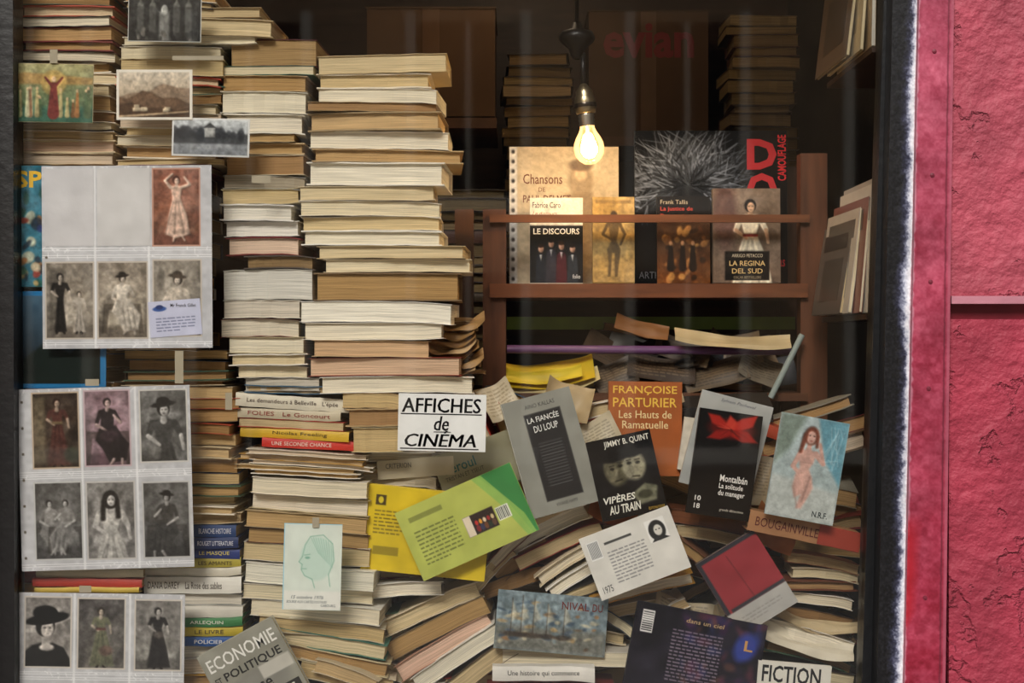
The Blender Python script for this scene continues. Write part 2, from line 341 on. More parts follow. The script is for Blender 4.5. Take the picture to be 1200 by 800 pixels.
for py in (60,205,330,455,700):
    p=W(1096-py*.017,py,-.0628); M=Matrix.Translation(p)@Matrix.Rotation(math.pi/2,4,'X')
    pr=[(.004,-.001),(.0035,.0012),(.0001,.0018)]; sg=10
    v=[(r*math.cos(2*math.pi*i/sg),r*math.sin(2*math.pi*i/sg),z) for r,z in pr for i in range(sg)]
    B.add(v,[(j*sg+i,j*sg+(i+1)%sg,(j+1)*sg+(i+1)%sg,(j+1)*sg+i) for j in range(2) for i in range(sg)],'5e1828','paint',None,M)
B.obj('trim_pink_frame')
def wallpanel(name,pyt,pyb,c,y):
    s=sc(y); x0=(1112-600)*s; z1=CZ+(400-pyt)*s; z0=CZ+(400-pyb)*s
    slab(name,x0,x0+1.6,y,.03,z0,z1,c,'redwall')
wallpanel('wall_front_right_upper',-700,349,'8e3a48',-.054)
wallpanel('wall_front_right_lower',374,1335,'842a3a',-.050)
B=Bd(); s=sc(-.045); x0=(1112-600)*s
sbox(B,x0,x0+1.6,-.036,.03,CZ+(400-374)*s,CZ+(400-349)*s,'681624','paint')
sbox(B,x0,x0+1.6,-.060,-.036,CZ+(400-356)*s,CZ+(400-347)*s,'986470','paint'); B.obj('trim_wall_ledge')
slant('a',-14,15,-14,17,-.02,.03,'0d0c0d','paint').obj('window_frame_left')
slab('window_sash_bottom',-.885,.66,-.02,.012,.60,.655,'0d0c0d','paint')
B=Bd(); sbox(B,-.85,.635,-.002,.002,.655,2.25,'ffffff','window_glass'); B.obj('window_1')
# ================================================================= STACKS
def gen(x0,x1,yt,yb,tmin=9,tmax=22,jx=9,pal=PG,sp=.07,covs=CV,rot=0):
    out=[]; y=yt
    while y<yb-4:
        t=min(U(tmin,tmax),yb-y); a=x0+U(-jx,jx); b=x1+U(-jx,jx)
        out.append((a,b,y,y+t,random.choice(covs),random.choice(pal),'spine' if random.random()<sp else 'page',rot+U(-.9,.9),None)); y+=t
    return out
def stack(name,items,y,D,jy=.014,bend=.0,B=None):
    own=B is None
    if own: B=Bd()
    s=sc(y)
    for it in items:
        x0,x1,yt,yb,cov,pg=it[:6]; fr=it[6] if len(it)>6 else 'page'; rot=it[7] if len(it)>7 else U(-.5,.5); lab=it[8] if len(it)>8 else None
        L=(x1-x0)*s; T=(yb-yt)*s*.965; p=W((x0+x1)/2,yb,y); p.y+=U(0,jy)
        M=T3(p,rot,0,U(-4,4)); book(B,M,L,D*U(.9,1),T,cov,pg,fr,bend=U(-.0018,.001)+bend,curl=U(-.003,.003))
        if lab:
            st,col,fx0,fx1=lab; v,f=tmesh(st); q=np.stack([-L/2+L*(fx0+(fx1-fx0)*v[:,0]),np.full(len(v),-.0024),T*(.3+.42*v[:,1])],-1); B.add(q,f,col,'ink',None,M)
    return B.obj(name) if own else B
def I(x0,x1,a,b,cov='d8c8a8',pg='d9cba8',fr='page',rot=None,lab=None):
    return (x0,x1,a,b,cov,pg,fr,U(-.7,.7) if rot is None else rot,lab)
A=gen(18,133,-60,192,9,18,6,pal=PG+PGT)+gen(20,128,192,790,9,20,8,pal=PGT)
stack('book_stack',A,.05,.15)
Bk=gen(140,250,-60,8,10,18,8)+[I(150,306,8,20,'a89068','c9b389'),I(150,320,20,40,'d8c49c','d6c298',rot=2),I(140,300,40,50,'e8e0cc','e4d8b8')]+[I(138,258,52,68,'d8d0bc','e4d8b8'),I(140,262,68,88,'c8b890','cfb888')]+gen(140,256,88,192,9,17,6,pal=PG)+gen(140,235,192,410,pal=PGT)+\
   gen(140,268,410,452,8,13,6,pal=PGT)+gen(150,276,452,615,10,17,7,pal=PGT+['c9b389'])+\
   [I(160,276,615,630,'27406e','c9b389','spine',0,('BLANCHE HISTOIRE','d8d8e0',.62,.95)),I(160,279,630,643,'1f2f5c','c9b389','spine',0,('ROUGET LITTERATURE','e8e8f0',.6,.95)),
    I(160,280,643,655,'2b3a7a','c9b389','spine',0,('LE MASQUE','e0d060',.6,.9)),I(150,281,655,666,'b8a840','c9b389','spine',0,('LES AMANTS','302010',.62,.92)),
    I(155,282,666,676,'dcd4c0','c9b389','spine'),I(168,282,676,696,'ece8dc','c9b389','spine',.5,('DANIA DAREY    La Rose des sables','403020',.04,.8)),
    I(170,283,696,710,'9a9a96','d8d0c0','page'),I(172,284,710,724,'d8d2c4','c9b389','spine'),
    I(172,284,724,735,'3c8048','c9b389','spine',0,('ARLEQUIN','f0f0e0',.45,.8)),I(172,284,735,746,'c8b030','c9b389','spine',0,('LE LIVRE','202020',.5,.8)),
    I(172,284,746,757,'28589c','c9b389','spine',0,('POLICIER','f0f0f0',.5,.8))]+gen(175,285,757,850,10,20,5)
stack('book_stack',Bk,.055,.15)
stack('book_stack',gen(40,165,668,694,9,13,4,pal=PGT,sp=.5,covs=['d8cfae','c04030','e8e0cc','e0c050'])[:3],.03,.02)
C=[I(268,371,44,76,'5c1a1a','a88a5e'),I(257,368,76,87,'2d5a48','d9cba8'),I(257,360,87,106,'c2a679','b3905e'),I(258,360,106,132,'e9e3d2','ece2c8'),
 I(262,357,132,156,'e9e3d2','ece2cc'),I(262,345,156,166,'a89878','c2a06c'),I(265,356,166,180,'c2a679','c2a06c'),I(262,356,180,204,'d8c8a8','a8845a'),
 I(260,357,204,220,'b0aca0','a89c86'),I(258,350,220,238,'c8b890','cfb888'),I(256,344,238,258,'e8e4dc','f0eada'),I(260,350,258,276,'e8e4dc','ece6da'),I(262,352,276,298,'701a1a','e6cab0'),
 I(285,369,298,314,'4a4038','8e7450'),I(260,366,314,350,'c8c4b8','dcd8cc'),I(260,352,350,372,'dcd6c8','d8cebc'),I(257,350,372,394,'7a2a24','e0d6c0'),
 I(265,358,394,414,'c8b890','eae0c6'),I(268,360,414,428,'e8e0d0','dac8a0'),I(276,360,428,442,'e8e0d0','e4d6b4'),I(284,374,442,458,'b4b0a6','c9c0ae')]
stack('book_stack',C,.06,.15,bend=-.0005)
Dk=[I(371,524,62,84,'c9b488','d6c298',rot=-1.5),I(370,505,84,102,'e0d6c0','d4bc8c',rot=-1),I(371,512,102,119,'e8e0d0','ece2c8',rot=.5),I(360,512,119,130,'8a744e','a8845a'),
 I(360,517,130,152,'a08a64','d0b080',rot=-.5),I(361,526,152,173,'f0ece0','eee4cc',rot=.4),I(365,543,173,189,'b89c70','c4a270'),I(358,521,189,217,'ece6d8','f0e8d2'),
 I(349,510,217,234,'d8c8a8','dccaa2'),I(350,517,234,252,'e8e0d0','e6d8b6'),I(352,516,252,269,'e8e0d0','d8c294'),I(352,518,269,287,'f0ece0','ece2c8'),
 I(370,545,287,302,'c8b48c','dccaa2'),I(378,553,302,318,'d8c8a8','e8dab8'),I(367,540,318,352,'7c6444','b3905e'),I(350,530,352,377,'f0ece4','f4eedc'),I(353,520,377,398,'efe9dc','eee4cc'),
 I(365,505,398,418,'d0b890','d4b088'),I(360,540,418,440,'8e2a20','dcba9a'),I(374,556,440,460,'f0ece0','eee4cc'),I(400,470,460,478,'b89c70','ccb280'),I(404,472,478,500,'b89c70','a8845a'),I(412,472,500,530,'c8b890','ccb280')]
stack('book_stack',Dk,.05,.17)
E=[I(285,400,452,462,'3a5a70','c2a679','page',1),I(274,408,464,480,'ded6c0','d9cba8','spine',3.5,('Les demandeurs à Belleville   L\'épée','3a2018',.1,.9)),I(276,398,480,492,'c8bca0','c9b389','spine',3,('FOLIES   Le Goncourt','8a2020',.1,.9)),
 I(276,402,492,503,'c03028','c9b389','page',3),I(278,408,503,515,'d8b030','c9b389','spine',3,('Nicolas Freeling','3a2a10',.3,.8)),I(305,422,516,527,'c83428','d3c4a0','spine',2.5,('UNE SECONDE CHANCE','f0e0d0',.1,.7)),
 ]+gen(282,425,529,562,5,9,12,rot=3,pal=PGT+PG)+[I(293,430,562,582,'e8e0d0','e8dcc0',rot=3),I(288,432,582,602,'c8b890','eadec8',rot=4),
 I(285,430,602,622,'b8a078','c4a270',rot=4),I(287,432,622,640,'5a3020','b3905e',rot=3.5),I(282,432,640,662,'d8d0c0','d4be92',rot=4),I(284,438,664,688,'f0ece0','eee8d4',rot=4),I(282,436,688,706,'e0d8c8','e4d6b4',rot=3),
 I(290,445,708,728,'f0ece0','e8dcc0',rot=4),I(300,450,728,746,'d0c4a8','ccb280',rot=6),I(320,452,746,764,'3f7a6c','dac8a0',rot=9),I(330,455,766,784,'c8b890','b3905e',rot=12),I(345,460,784,806,'e0d4b8','ccb280',rot=14)]+gen(330,450,810,860,12,20,8,rot=6)
stack('book_stack',E,.06,.15,jy=.018)
# ================================================================= HEAP
H=Bd()
def hb(cx,cy,L,T,ang,y,pg=None,cov=None,front='page',yaw=0,D=.13,pitch=0,lab=None,B=None,cu=0):
    s=sc(y); M=T3(W(cx,cy,y),ang,pitch,yaw)@Matrix.Translation((0,0,-T*s/2)); BB=B or H
    book(BB,M,L*s,D,T*s,cov or random.choice(CV),pg or random.choice(PG),front,bend=U(-.003,.001)+cu,curl=U(-.005,.004))
    if lab:
        st,col,a,b=lab; v,f=tmesh(st); Ls=L*s;Ts=T*s; q=np.stack([-Ls/2+Ls*(a+(b-a)*v[:,0]),np.full(len(v),-.0024),Ts*(.28+.45*v[:,1])],-1); BB.add(q,f,col,'ink',None,M)
def curled(B,cx,cy,w,h,ang,y,pitch,yaw,cu,c,ripple=.003,lines=None):
    """a loose curled sheet / booklet page"""
    s=sc(y); M=T3(W(cx,cy,y),ang,pitch,yaw); n=14; ph=U(0,6)
    cv=Cv(w,h,c,n/max(w,h)*2.2)
    cv.noise(.10,max(w,h)/6)
    if lines: 
        cv=Cv(w,h,c,1.); cv.noise(.08,12); cv.lines(w*.1,h*.12,w*.9,h*.9,max(3,int(h/5)),lines,.55)
    u=cv.X/w-.5; t=cv.Y/h-.5
    Yo=-cu*(u*u*4-.3)+ripple*np.sin(u*9+ph+t*4)+ripple*.7*np.sin(t*8+ph)
    v=np.stack([(cv.X-w/2)*s,Yo,(h/2-cv.Y)*s],-1).reshape(-1,3); nx,ny=cv.nx,cv.ny
    f=[(j*nx+i,(j+1)*nx+i,(j+1)*nx+i+1,j*nx+i+1) for j in range(ny-1) for i in range(nx-1)]
    B.add(v,f,lin(cv.a.reshape(-1,3)),'cover',None,M)
for row in range(15):
    py=482+row*23
    x=446+U(-10,26)
    while x<965:
        L=U(80,135); a=random.choice([U(-34,-8),U(-8,8),U(6,30)])
        hb(min(x+L/2,955),py+U(-7,7),L,U(11,22),a,.225+U(0,.04),pg=random.choice(PG+PGT+PGT),D=.11,yaw=U(-14,14),pitch=U(-8,12),front='spine' if random.random()<.2 else 'page'); x+=L*U(.8,1.0)
FR=[
(455,535,110,12,1,.12,'e2d6b8','e8e0d0'),(458,548,112,13,-2,.12,'c2a679','a89878'),(462,562,100,14,1,.12,'dccfb4','e8e0d0'),
(470,690,100,16,-3,.10,'ece2cc','f0ece0'),(478,672,90,12,2,.14,'c9b389','7a2a24'),
(505,712,125,20,-24,.125,'d8c49a','d8c8a8'),(512,735,130,22,-27,.12,'b3905e','7a6a50'),(520,757,128,20,-30,.115,'e0bca4','c89a80'),(535,770,120,20,-34,.11,'eae2cc','f0ece0'),(556,788,110,22,-38,.105,'c9b389','5a4a38'),
(470,725,90,16,-8,.135,'a8845a','3f5a44'),(450,745,90,15,4,.14,'c9b389','d8c8a8'),(470,765,80,16,10,.14,'cdb98f','c8b890'),(455,785,80,18,18,.13,'d3c4a0','e8e0d0'),(405,790,80,16,18,.045,'c2a679','d8c8a8'),
(640,620,110,18,-28,.14,'eae2cc','e8e0d0'),(655,638,110,16,-24,.135,'c9b389','8e2a20'),(668,655,95,14,-32,.13,'e2d6bc','d8c8a8'),(680,672,90,14,-30,.125,'ece2cc','f0ece0'),(690,690,95,12,-20,.12,'cdb98f','3a3630'),
(610,655,80,16,-38,.15,'a8845a','4a2a1a'),(605,680,90,18,-18,.15,'8e6c44','26221f'),(575,668,70,14,-48,.135,'c9b389','e8e0d0'),(598,640,70,12,-44,.13,'dccfb4','7a2a24'),
(752,690,125,13,-14,.10,'e8dcc2','d09838'),(745,712,110,14,-8,.13,'c9b389','e8e0d0'),
(662,770,148,17,1,.09,'e6dabc','e8e0d0'),(645,812,150,22,0,.08,'c9b389','7a2a24'),
(705,745,60,14,8,.14,'cdb98f','d8c8a8'),(722,728,70,12,32,.12,'d9cba8','39485a'),(780,720,60,12,-35,.12,'c2a679','e8e0d0'),
(830,610,90,16,10,.14,'7a4a30','6a3a24'),(840,628,100,14,12,.15,'c9b389','d8c8a8'),(820,655,60,12,40,.12,'b3905e','8a5a3c'),
(965,658,85,12,10,.12,'c2a679','8a4a2c'),(968,672,80,11,5,.12,'d3c4a0','d8c8a8'),(962,686,90,12,2,.115,'a8845a','6a3a24'),(955,702,90,12,6,.12,'dccfb4','e8e0d0'),
(960,722,86,12,12,.13,'8e6c44','4a3a2c'),(945,745,110,18,16,.10,'ece2cc','e8e0d0'),(950,768,110,12,16,.10,'b3905e','3f5a44'),
(945,790,120,16,8,.085,'d3c4a0','26221f'),(945,812,120,16,4,.09,'c9b389','d8c8a8'),
(505,560,110,14,-8,.15,'a8845a','4a3a2c'),(590,500,60,12,70,.16,'c2a679','8e2a20'),(575,520,70,10,66,.17,'d9cba8','c8402c'),(604,480,46,10,60,.17,'e2d9c0','d8d0bc'),
(700,480,70,16,-14,.2,'cdb98f','e8e0d0'),(690,500,60,14,-18,.2,'e2d9c0','b03028'),(560,800,80,18,-5,.12,'c9b389','a03028'),(480,810,100,18,-3,.12,'d3c4a0','e8e0d0')]
for a in FR:
    hb(a[0],a[1],a[2],a[3],a[4],a[5],a[6],a[7],D=.10,yaw=U(-8,8),pitch=U(-3,5),cu=-.002)
for (x,y,w,h,a,yy_,p,yw,cu,c,ln) in ((940,752,120,26,17,.092,-50,0,.02,'e6dcc4',None),(955,730,100,22,12,.11,-55,0,.02,'cdb890',None),(905,620,60,40,30,.13,-30,10,.015,'b06a3a',None),
   (720,590,60,50,20,.14,-20,10,.012,'a0522c',None),(700,520,60,60,-25,.15,-25,0,.014,'c4b89c','6a6458'),(800,720,70,40,14,.12,-40,0,.012,'b8a888','6a6458'),
   (455,590,60,30,12,.125,-50,0,.012,'dccdb0',None),(585,470,40,44,-30,.15,-20,10,.012,'c8bba0','80705a'),(880,560,50,60,12,.16,-20,0,.012,'9c8c70','5a5040'),(665,470,56,50,16,.18,-30,0,.012,'a89470',None),(825,740,50,46,-20,.12,-35,0,.012,'a08c68',None)):
    curled(H,x,y,w,h,a,yy_,p,yw,cu,c,lines=ln)
H.obj('book_heap')
def single(name,*a,**k):
    B=Bd(); hb(*a,B=B,**k); B.obj(name)
single('paperback_book',637,789,120,17,0,.045,pg='e9e3d2',cov='eeeae0',front='spine',D=.022,lab=('Une histoire qui commence','303030',.15,.85))
B=Bd(); hb(943,622,134,24,12,.055,pg='d3c4a0',cov='a87850',front='spine',D=.05,lab=('BOUGAINVILLE','5a1a14',.06,.62),B=B)
s=sc(.055); M=T3(W(943,622,.055),12)
sbox(B,.024*1,67*s-.0005,-.0032,-.002,-11.4*s,11.4*s,'9c3826','cover',M); B.obj('hardcover_book')
# ================================================================= FRONT COVERS
S=Sheet(518,495,103,67,1.2,.006,T=.0008,cov='f4f4f0',kind='ink')
S.art(Cv(103,67,'f0f0ec',.6).noise(.03,20))
for o in (0,.7): S.text('AFFICHES',4+o,5,96+o,22,'111111',.004,.05).text('de',42+o,26,59+o,43,'111111',.002,.2)
for o in (0,.5,1.): S.text('CINÉMA',8+o,43,91+o,62,'111111',0,.2)
for (a,b,c,d) in ((3,23,98,24.4),(3,63.6,95,65),(42,44,62,45)): S.art(Cv(c-a,d-b,'151515',.3),a,b)
S.done('handwritten_sign')
cv=Cv(67,100,'e0e8dc',1.3).noise(.04,12); cv.rect(0,78,67,100,'eeeee4',3)
G='8abaa4'; cv.ell(38,40,20,26,'cbe0d2',3,8); 
for (x1,y1,x2,y2) in ((24,24,21,38),(21,38,17,44),(17,44,21,47),(21,47,20,53),(20,53,24,60),(24,60,33,64),(33,64,36,74),(24,24,30,14),(30,14,45,12),(45,12,56,22),(56,22,58,42),(58,42,52,58),(52,58,54,72),(23,36,30,35),(20,52,26,52)):
    cv.cap(x1,y1,x2,y2,.45,.45,G)
cv.ell(27,39,3,1.5,G,1)
for k in range(9): cv.cap(30+k*3,14+k*.6,40+k*2,34+k*2,.4,.4,G,.8,.6)
S=Sheet(366,664,68,101,1.5,.006,T=.0008,cov='8fd0e4',kind='ink'); S.art(Cv(68,101,'a8d8e8',.3)); S.art(cv,1.2,.8)
S.text('15 octobre 1976',10,84,48,88,'40505a',0,.3).text('BOURSE AUX CARTES POSTALES',5,90,52,93,'40505a',0,.2).text('CABOURG',45,94,62,97,'40505a'); S.done('drawing_postcard')
S=Sheet(299,792,100,104,-28.6,.024,T=.016,cov='a8a69a'); cc=Cv(100,104,'989688',1.).noise(.08,14); cc.ell(50,66,40,22,'84827a',6,0,.7); cc.rect(58,44,98,60,'d0ccc0',1,.9); S.art(cc,kind='cover')
S.text('ECONOMIE',6,10,94,26,'f2f0e8',.01).text('ET',6,34,14,42,'26241f',.01).text('POLITIQUE',18,32,92,44,'1c1a18',.02).text('France',14,56,66,72,'1c1a18',.01)
S.art(Cv(90,16,'2a2824',.3),5,76); S.text('DES COMBATS',10,79,88,88,'e8e4d8',.01); S.done('magazine')
cv=Cv(142,90,'e2c41c',1.2).noise(.05,20); cv.lines(8,26,60,56,7,'6a5a10'); cv.rect(8,8,20,20,'4a3a10'); cv.ell(14,14,3,4,'e6cf2c'); cv.rect(10,68,40,78,'7a6a18',1,.6)
Sheet(500,624,146,100,6,.083,T=.015,cov='e2c41c',pg='e2d9c0').art(Cv(146,100,'e2c41c',.7).noise(.04,16),kind='cover').art(cv,2,3,'cover').done('paperback_book')
cv=Cv(96,60,'a09c80',.8).noise(.05,20)
Sheet(560,548,96,60,-20,.113,T=.012,cov='a09c80').art(cv,kind='cover').text('Béroul',10,14,48,26,'2f6a68',.01).text('TRISTAN ET YSEUT',8,29,55,34,'4a4a40').done('paperback_book')
Sheet(487,548,90,22,-4,.112,T=.01,cov='c0b498').text('CRITERION',10,4,40,10,'3a3a3a').done('pamphlet')
cv=Cv(148,86,'bcc45c',1.3).noise(.05,20); cv.poly([(106,0),(148,0),(148,86),(141,86),(124,30)],'3a8a44'); cv.poly([(98,0),(110,0),(140,60),(145,86),(134,86),(118,40)],'94c05c',1,.9)
cv.lines(12,30,62,74,9,'5a6228',.75); cv.rect(12,12,54,18,'6a7030',1,.6)
cv.rect(70,38,108,62,'2a1a14'); cv.rect(70,38,79,62,'e8d8c0')
for i in range(5): cv.ell(84+i*5,49,1.9,3,['c83028','e8a030','e8d0b0','a02828','d8c090'][i],1); cv.ell(84+i*5,56,2.6,4,['802020','303050','704020','203020','604030'][i],1)
cv.rect(110,42,126,58,'eef0e0'); 
for i in range(7): cv.rect(111+i*2,43,112+i*2,57,'202020',.4)
Sheet(547,611,148,86,-24,.058,T=.013,cov='bcc45c',pg='e2d9c0',pitch=-4).art(cv,kind='cover').done('paperback_book')
cv=Cv(83,139,'8e8e84',1).noise(.05,25); cv.rect(22,20,66,124,'101012')
for i in range(15): cv.rect(30,56+i*3.6,58,57+i*3.6,'6a6a6a',.7,.7)
S=Sheet(645,530,83,139,-15.5,.078,T=.02,cov='d0ccc0',pg='d9cba8',pitch=-5,yaw=4); S.art(cv,.5,0,'cover')
S.text('AINO KALLAS',26,9,62,14,'26262a').text('LA FIANCÉE',25,23,63,31,'e6e6e0',.01).text('DU LOUP',30,35,59,43,'e6e6e0',.01).text('VIVIANE HAMY',32,128,58,132,'303030').done('paperback_book')
cv=Cv(77,95,'121214',1.6).noise(.08,10); cv.ell(28,40,14,18,'56523f',4,-10); cv.ell(50,38,14,17,'8a8672',4,12)
cv.ell(23,42,7,13,'7c7660',5,-10,.7); cv.ell(55,40,7,12,'a09a80',5,12,.7)
for (x,y) in ((24,37),(34,35),(45,34),(55,35)): cv.ell(x,y,2.6,1.8,'15130f',1.6,0,.9); cv.cap(x-2.5,y-3.4,x+2.5,y-3.6,.7,.7,'201c16',1,.8)
cv.cap(29,39,27,46,1,1.6,'a09880',1.8,.5); cv.cap(50,37,51,44,1,1.6,'b8b098',1.8,.5); cv.cap(25,52,33,51,.8,.8,'1c1810',1.2,.8); cv.cap(46,50,54,51,.8,.8,'1c1810',1.2,.8)
cv.ell(28,24,15,6,'0e0e10',3); cv.ell(50,22,14,6,'0e0e10',3); cv.poly([(0,95),(0,70),(20,60),(40,66),(60,58),(77,66),(77,95)],'0c0c0e',4)
cv.rect(0,0,77,15,'0c0c0e'); cv.poly([(40,70),(58,60),(72,66),(68,82),(48,84)],'8a8a70',3,.8); cv.ell(56,73,8,5,'3a3a2c',2); cv.real(3.)
S=Sheet(734,557,77,95,-12.2,.075,T=.018,cov='17171a',pg='d3c4a0',pitch=-6).art(cv,kind='gloss')
S.text('JIMMY B. QUINT',20,4,74,13,'e8e6d8',.01).text('VIPÈRES',6,66,44,76,'e8e6d8',.02,.2).text('AU TRAIN',10,79,48,89,'e8e6d8',.02,.2).text('ÉDITIONS FLEUVE',56,88,75,92,'c8a030').done('paperback_book')
cv=Cv(86,110,'a85a24',.9).noise(.05,20)
S=Sheet(756,502,86,110,.8,.165,T=.02,cov='a85a24',pg='cdb98f',pitch=-3).art(cv,kind='cover')
S.text('FRANÇOISE',5,5,80,16,'ecc04a',.01).text('PARTURIER',5,19,80,30,'ecc04a',.01).text('Les Hauts de',12,34,74,43,'f0d8a0',.005).text('Ramatuelle',16,46,70,55,'f0d8a0',.005).done('paperback_book')
Sheet(806,520,16,62,8,.15,T=.01,cov='ddd6c6').art(Cv(16,62,'d8d0be',.6).noise(.1,6)).done('pamphlet')
cv=Cv(112,76,'e2dfd6',1.4).noise(.03,25); cv.lines(26,26,72,66,10,'55555a',.6); cv.rect(26,14,60,17,'444440',.6)
cv.rect(6,8,20,30,'f6f6f2')
for i in range(9): cv.rect(7+i*1.4,9,7.7+i*1.4,28,'151515',.3)
cv.rect(78,8,102,34,'f2f0ea'); cv.ell(90,22,10,12,'151413',1.2); cv.ell(91,22,5,6.5,'d8d4ca',1.2); cv.ell(89,21,1,.7,'202020',.7); cv.ell(93,21,1,.7,'202020',.7); cv.poly([(80,34),(84,30),(96,30),(102,34)],'202020'); 
S=Sheet(744,648,112,76,-20.9,.045,T=.013,cov='ece9e0',pg='d3b890',pitch=-5).art(cv,kind='cover'); S.text('1975',6,62,18,70,'303030').done('paperback_book')
cv=Cv(86,112,'b0b2ae',.8).noise(.05,16); cv.ell(55,60,16,26,'5a6270',4,20,.6)
S=Sheet(851,521,86,112,14.5,.105,T=.008,cov='c8c8c4').art(cv,kind='gloss'); S.text('Sylvain Pacheval',24,4,66,9,'505060',0,.3).done('paperback_book')
cv=Cv(74,124,'0b090a',1.5).noise(.03,14); cv.ell(40,20,28,12,'5c100c',5,0,.85)
for (pts,c) in (([(38,18),(24,6),(10,5),(16,16),(34,22)],'a0241a'),([(38,18),(50,6),(68,0),(64,14),(44,24)],'b02c22'),([(36,20),(22,24),(12,34),(28,34),(42,26)],'8a1c16'),([(42,20),(58,20),(72,32),(54,34),(40,28)],'962018'),([(32,16),(36,4),(46,12),(42,22)],'bc3a2c')):
    cv.poly(pts,c,3)
for i in range(14): x=U(18,58); cv.cap(38,20,x,20+U(-11,12),.6,.3,'c85040' if i%2 else '4a0c0a',1,.5)
S=Sheet(849,544,74,124,8.5,.072,T=.018,cov='0f0d0e',pg='c9b389',pitch=-4,yaw=-3).art(cv,kind='gloss')
S.text('Montalbán',34,74,66,82,'ece8e0',.012).text('La solitude',34,84,62,90,'ece8e0',.01).text('du manager',34,92,65,100,'ece8e0',.01).text('10',8,102,15,108,'ece8e0',.01).text('18',8,111,15,117,'ece8e0',.01).text('grands détectives',38,113,66,117,'c8c0b0').done('paperback_book')
cv=Cv(80,121,'a9b8b8',1.6).grad('a8babc','98aaa8').noise(.08,14)
cv.poly([(44,0),(80,0),(80,76),(60,50),(50,20)],'5c9cb0',4); cv.poly([(0,0),(30,0),(16,40),(0,60)],'5c705a',7,.6); cv.poly([(0,72),(80,84),(80,121),(0,121)],'b4bcb6',5)
for k in range(12): cv.cap(54+U(0,18),U(5,60),62+U(2,14),U(5,60),.4,.4,'b8d8e0',1,.5)
sk='cf9c8c'; cv.poly([(29,41),(38,37),(48,41),(46,52),(42,61),(47,70),(50,82),(46,94),(40,108),(34,108),(37,92),(30,96),(26,84),(27,70),(31,60),(29,52)],sk,3)
cv.cap(30,42,23,60,3.4,2.6,sk,1.4); cv.cap(23,60,34,70,2.6,2,sk,1.4); cv.cap(47,42,57,52,3.4,2.6,sk,1.4); cv.cap(57,52,50,30,2.4,1.8,sk,1.4)
cv.cap(36,60,39,84,2.5,2.2,mul(sk,1.1),3,.6); cv.cap(45,70,40,100,1.,1.2,mul(sk,.75),2,.6); cv.cap(28,84,36,108,1,1,mul(sk,.75),2,.5); cv.cap(31,54,45,54,.7,.7,mul(sk,.8),2,.6)
cv.cap(38,34,38,40,2.6,3,sk); cv.ell(39,22,8.6,11,'7a3a28',2.5); cv.ell(39,24,5.4,7.6,sk,1.4); cv.cap(32,22,29,42,3,2,'7a3a28',2.5); cv.cap(46,22,47,34,2,1.5,'7a3a28',2.5); cv.ell(37,22,1,.7,'2a1a14',.8,0,.8); cv.ell(42,22,1,.7,'2a1a14',.8,0,.8); cv.ell(39.5,28,1.6,.7,'a03c34',.8,0,.8); cv.real(3.,.8,.5)
S=Sheet(946,549,80,121,10.3,.03,T=.009,cov='c8d4d4',pitch=-2,yaw=-3).art(cv,kind='gloss'); S.text('N.R.F.',54,108,72,115,'1a2a30',.02).done('illustrated_book')
cv=Cv(80,98,'90242c',1).noise(.05,18); cv.poly([(0,0),(80,0),(80,5),(0,5)],'1d1f28'); cv.rect(0,0,5,98,'1d1f28'); cv.rect(-1,70,81,99,'b0aea8'); cv.rect(8,66,80,70,'2a2a30'); cv.cap(36,10,40,66,.6,.6,'6a181c'); cv.lines(14,80,66,92,3,'8a8884',.6)
Sheet(875,683,80,98,-31.5,.06,T=.018,cov='2a2a30',pg='d3c4a0',pitch=-6).art(cv,kind='cover').done('paperback_book')
cv=Cv(155,100,'14101f',1.2).noise(.12,22).noise(.06,8)
for i in range(80): x,y=U(60,150),U(0,95); cv.ell(x,y,U(3,12),U(2,6),random.choice(['2a3670','4a2250','6a3040','202850','7a4a38','1c1430']),4,U(0,180),.5)
cv.ell(134,30,13,18,'3048a8',7,20,.8); cv.lines(46,24,106,86,15,'a898a8',.7)
cv.rect(8,8,22,34,'eceae6')
for i in range(9): cv.rect(9,10+i*2.6,21,11.2+i*2.6,'151515',.3)
S=Sheet(815,768,155,100,11,.035,T=.015,cov='1a1626',pg='c9b389',pitch=-5).art(cv,kind='gloss'); S.text('L',132,22,142,34,'c89858',.02).text('dans un ciel',60,9,105,14,'c8a878',0,.1).done('paperback_book')
cv=Cv(130,68,'7a8a90',1.3).noise(.16,10).noise(.12,4); cv.rect(0,40,130,68,'6c5e48',8,.5); 
for i in range(60): x,y=U(4,126),U(10,62); cv.ell(x,y,U(2,7),U(1,3),random.choice(['a88858','4a5c70','c8bc9c','5a4430','34485c','98683c','6c7c80']),1.5,U(-20,20),.7)
for x in (18,30,44,60,80): cv.cap(x,U(4,12),x,48,.5,.5,'3a2c20',.8,.8); cv.poly([(x,12),(x+9,30),(x,36)],'bcb49c',2.5,.6); cv.ell(x,50,10,3,'3a3028',2,0,.8)
cv.real(2.)
S=Sheet(646,730,130,68,5,.085,T=.018,cov='8a9aa0',pg='d3c4a0',pitch=-10).art(cv,kind='gloss'); S.text('NIVAL',76,8,108,17,'6a2018',.01).text('DU',112,8,124,17,'6a2018',.01).done('illustrated_book')
S=Sheet(930,800,86,46,5,.03,T=.008,cov='e6e2d8').art(Cv(86,46,'e2ded2',.5)); S.text('FICTION',5,4,74,24,'16161a',.02).done('magazine')
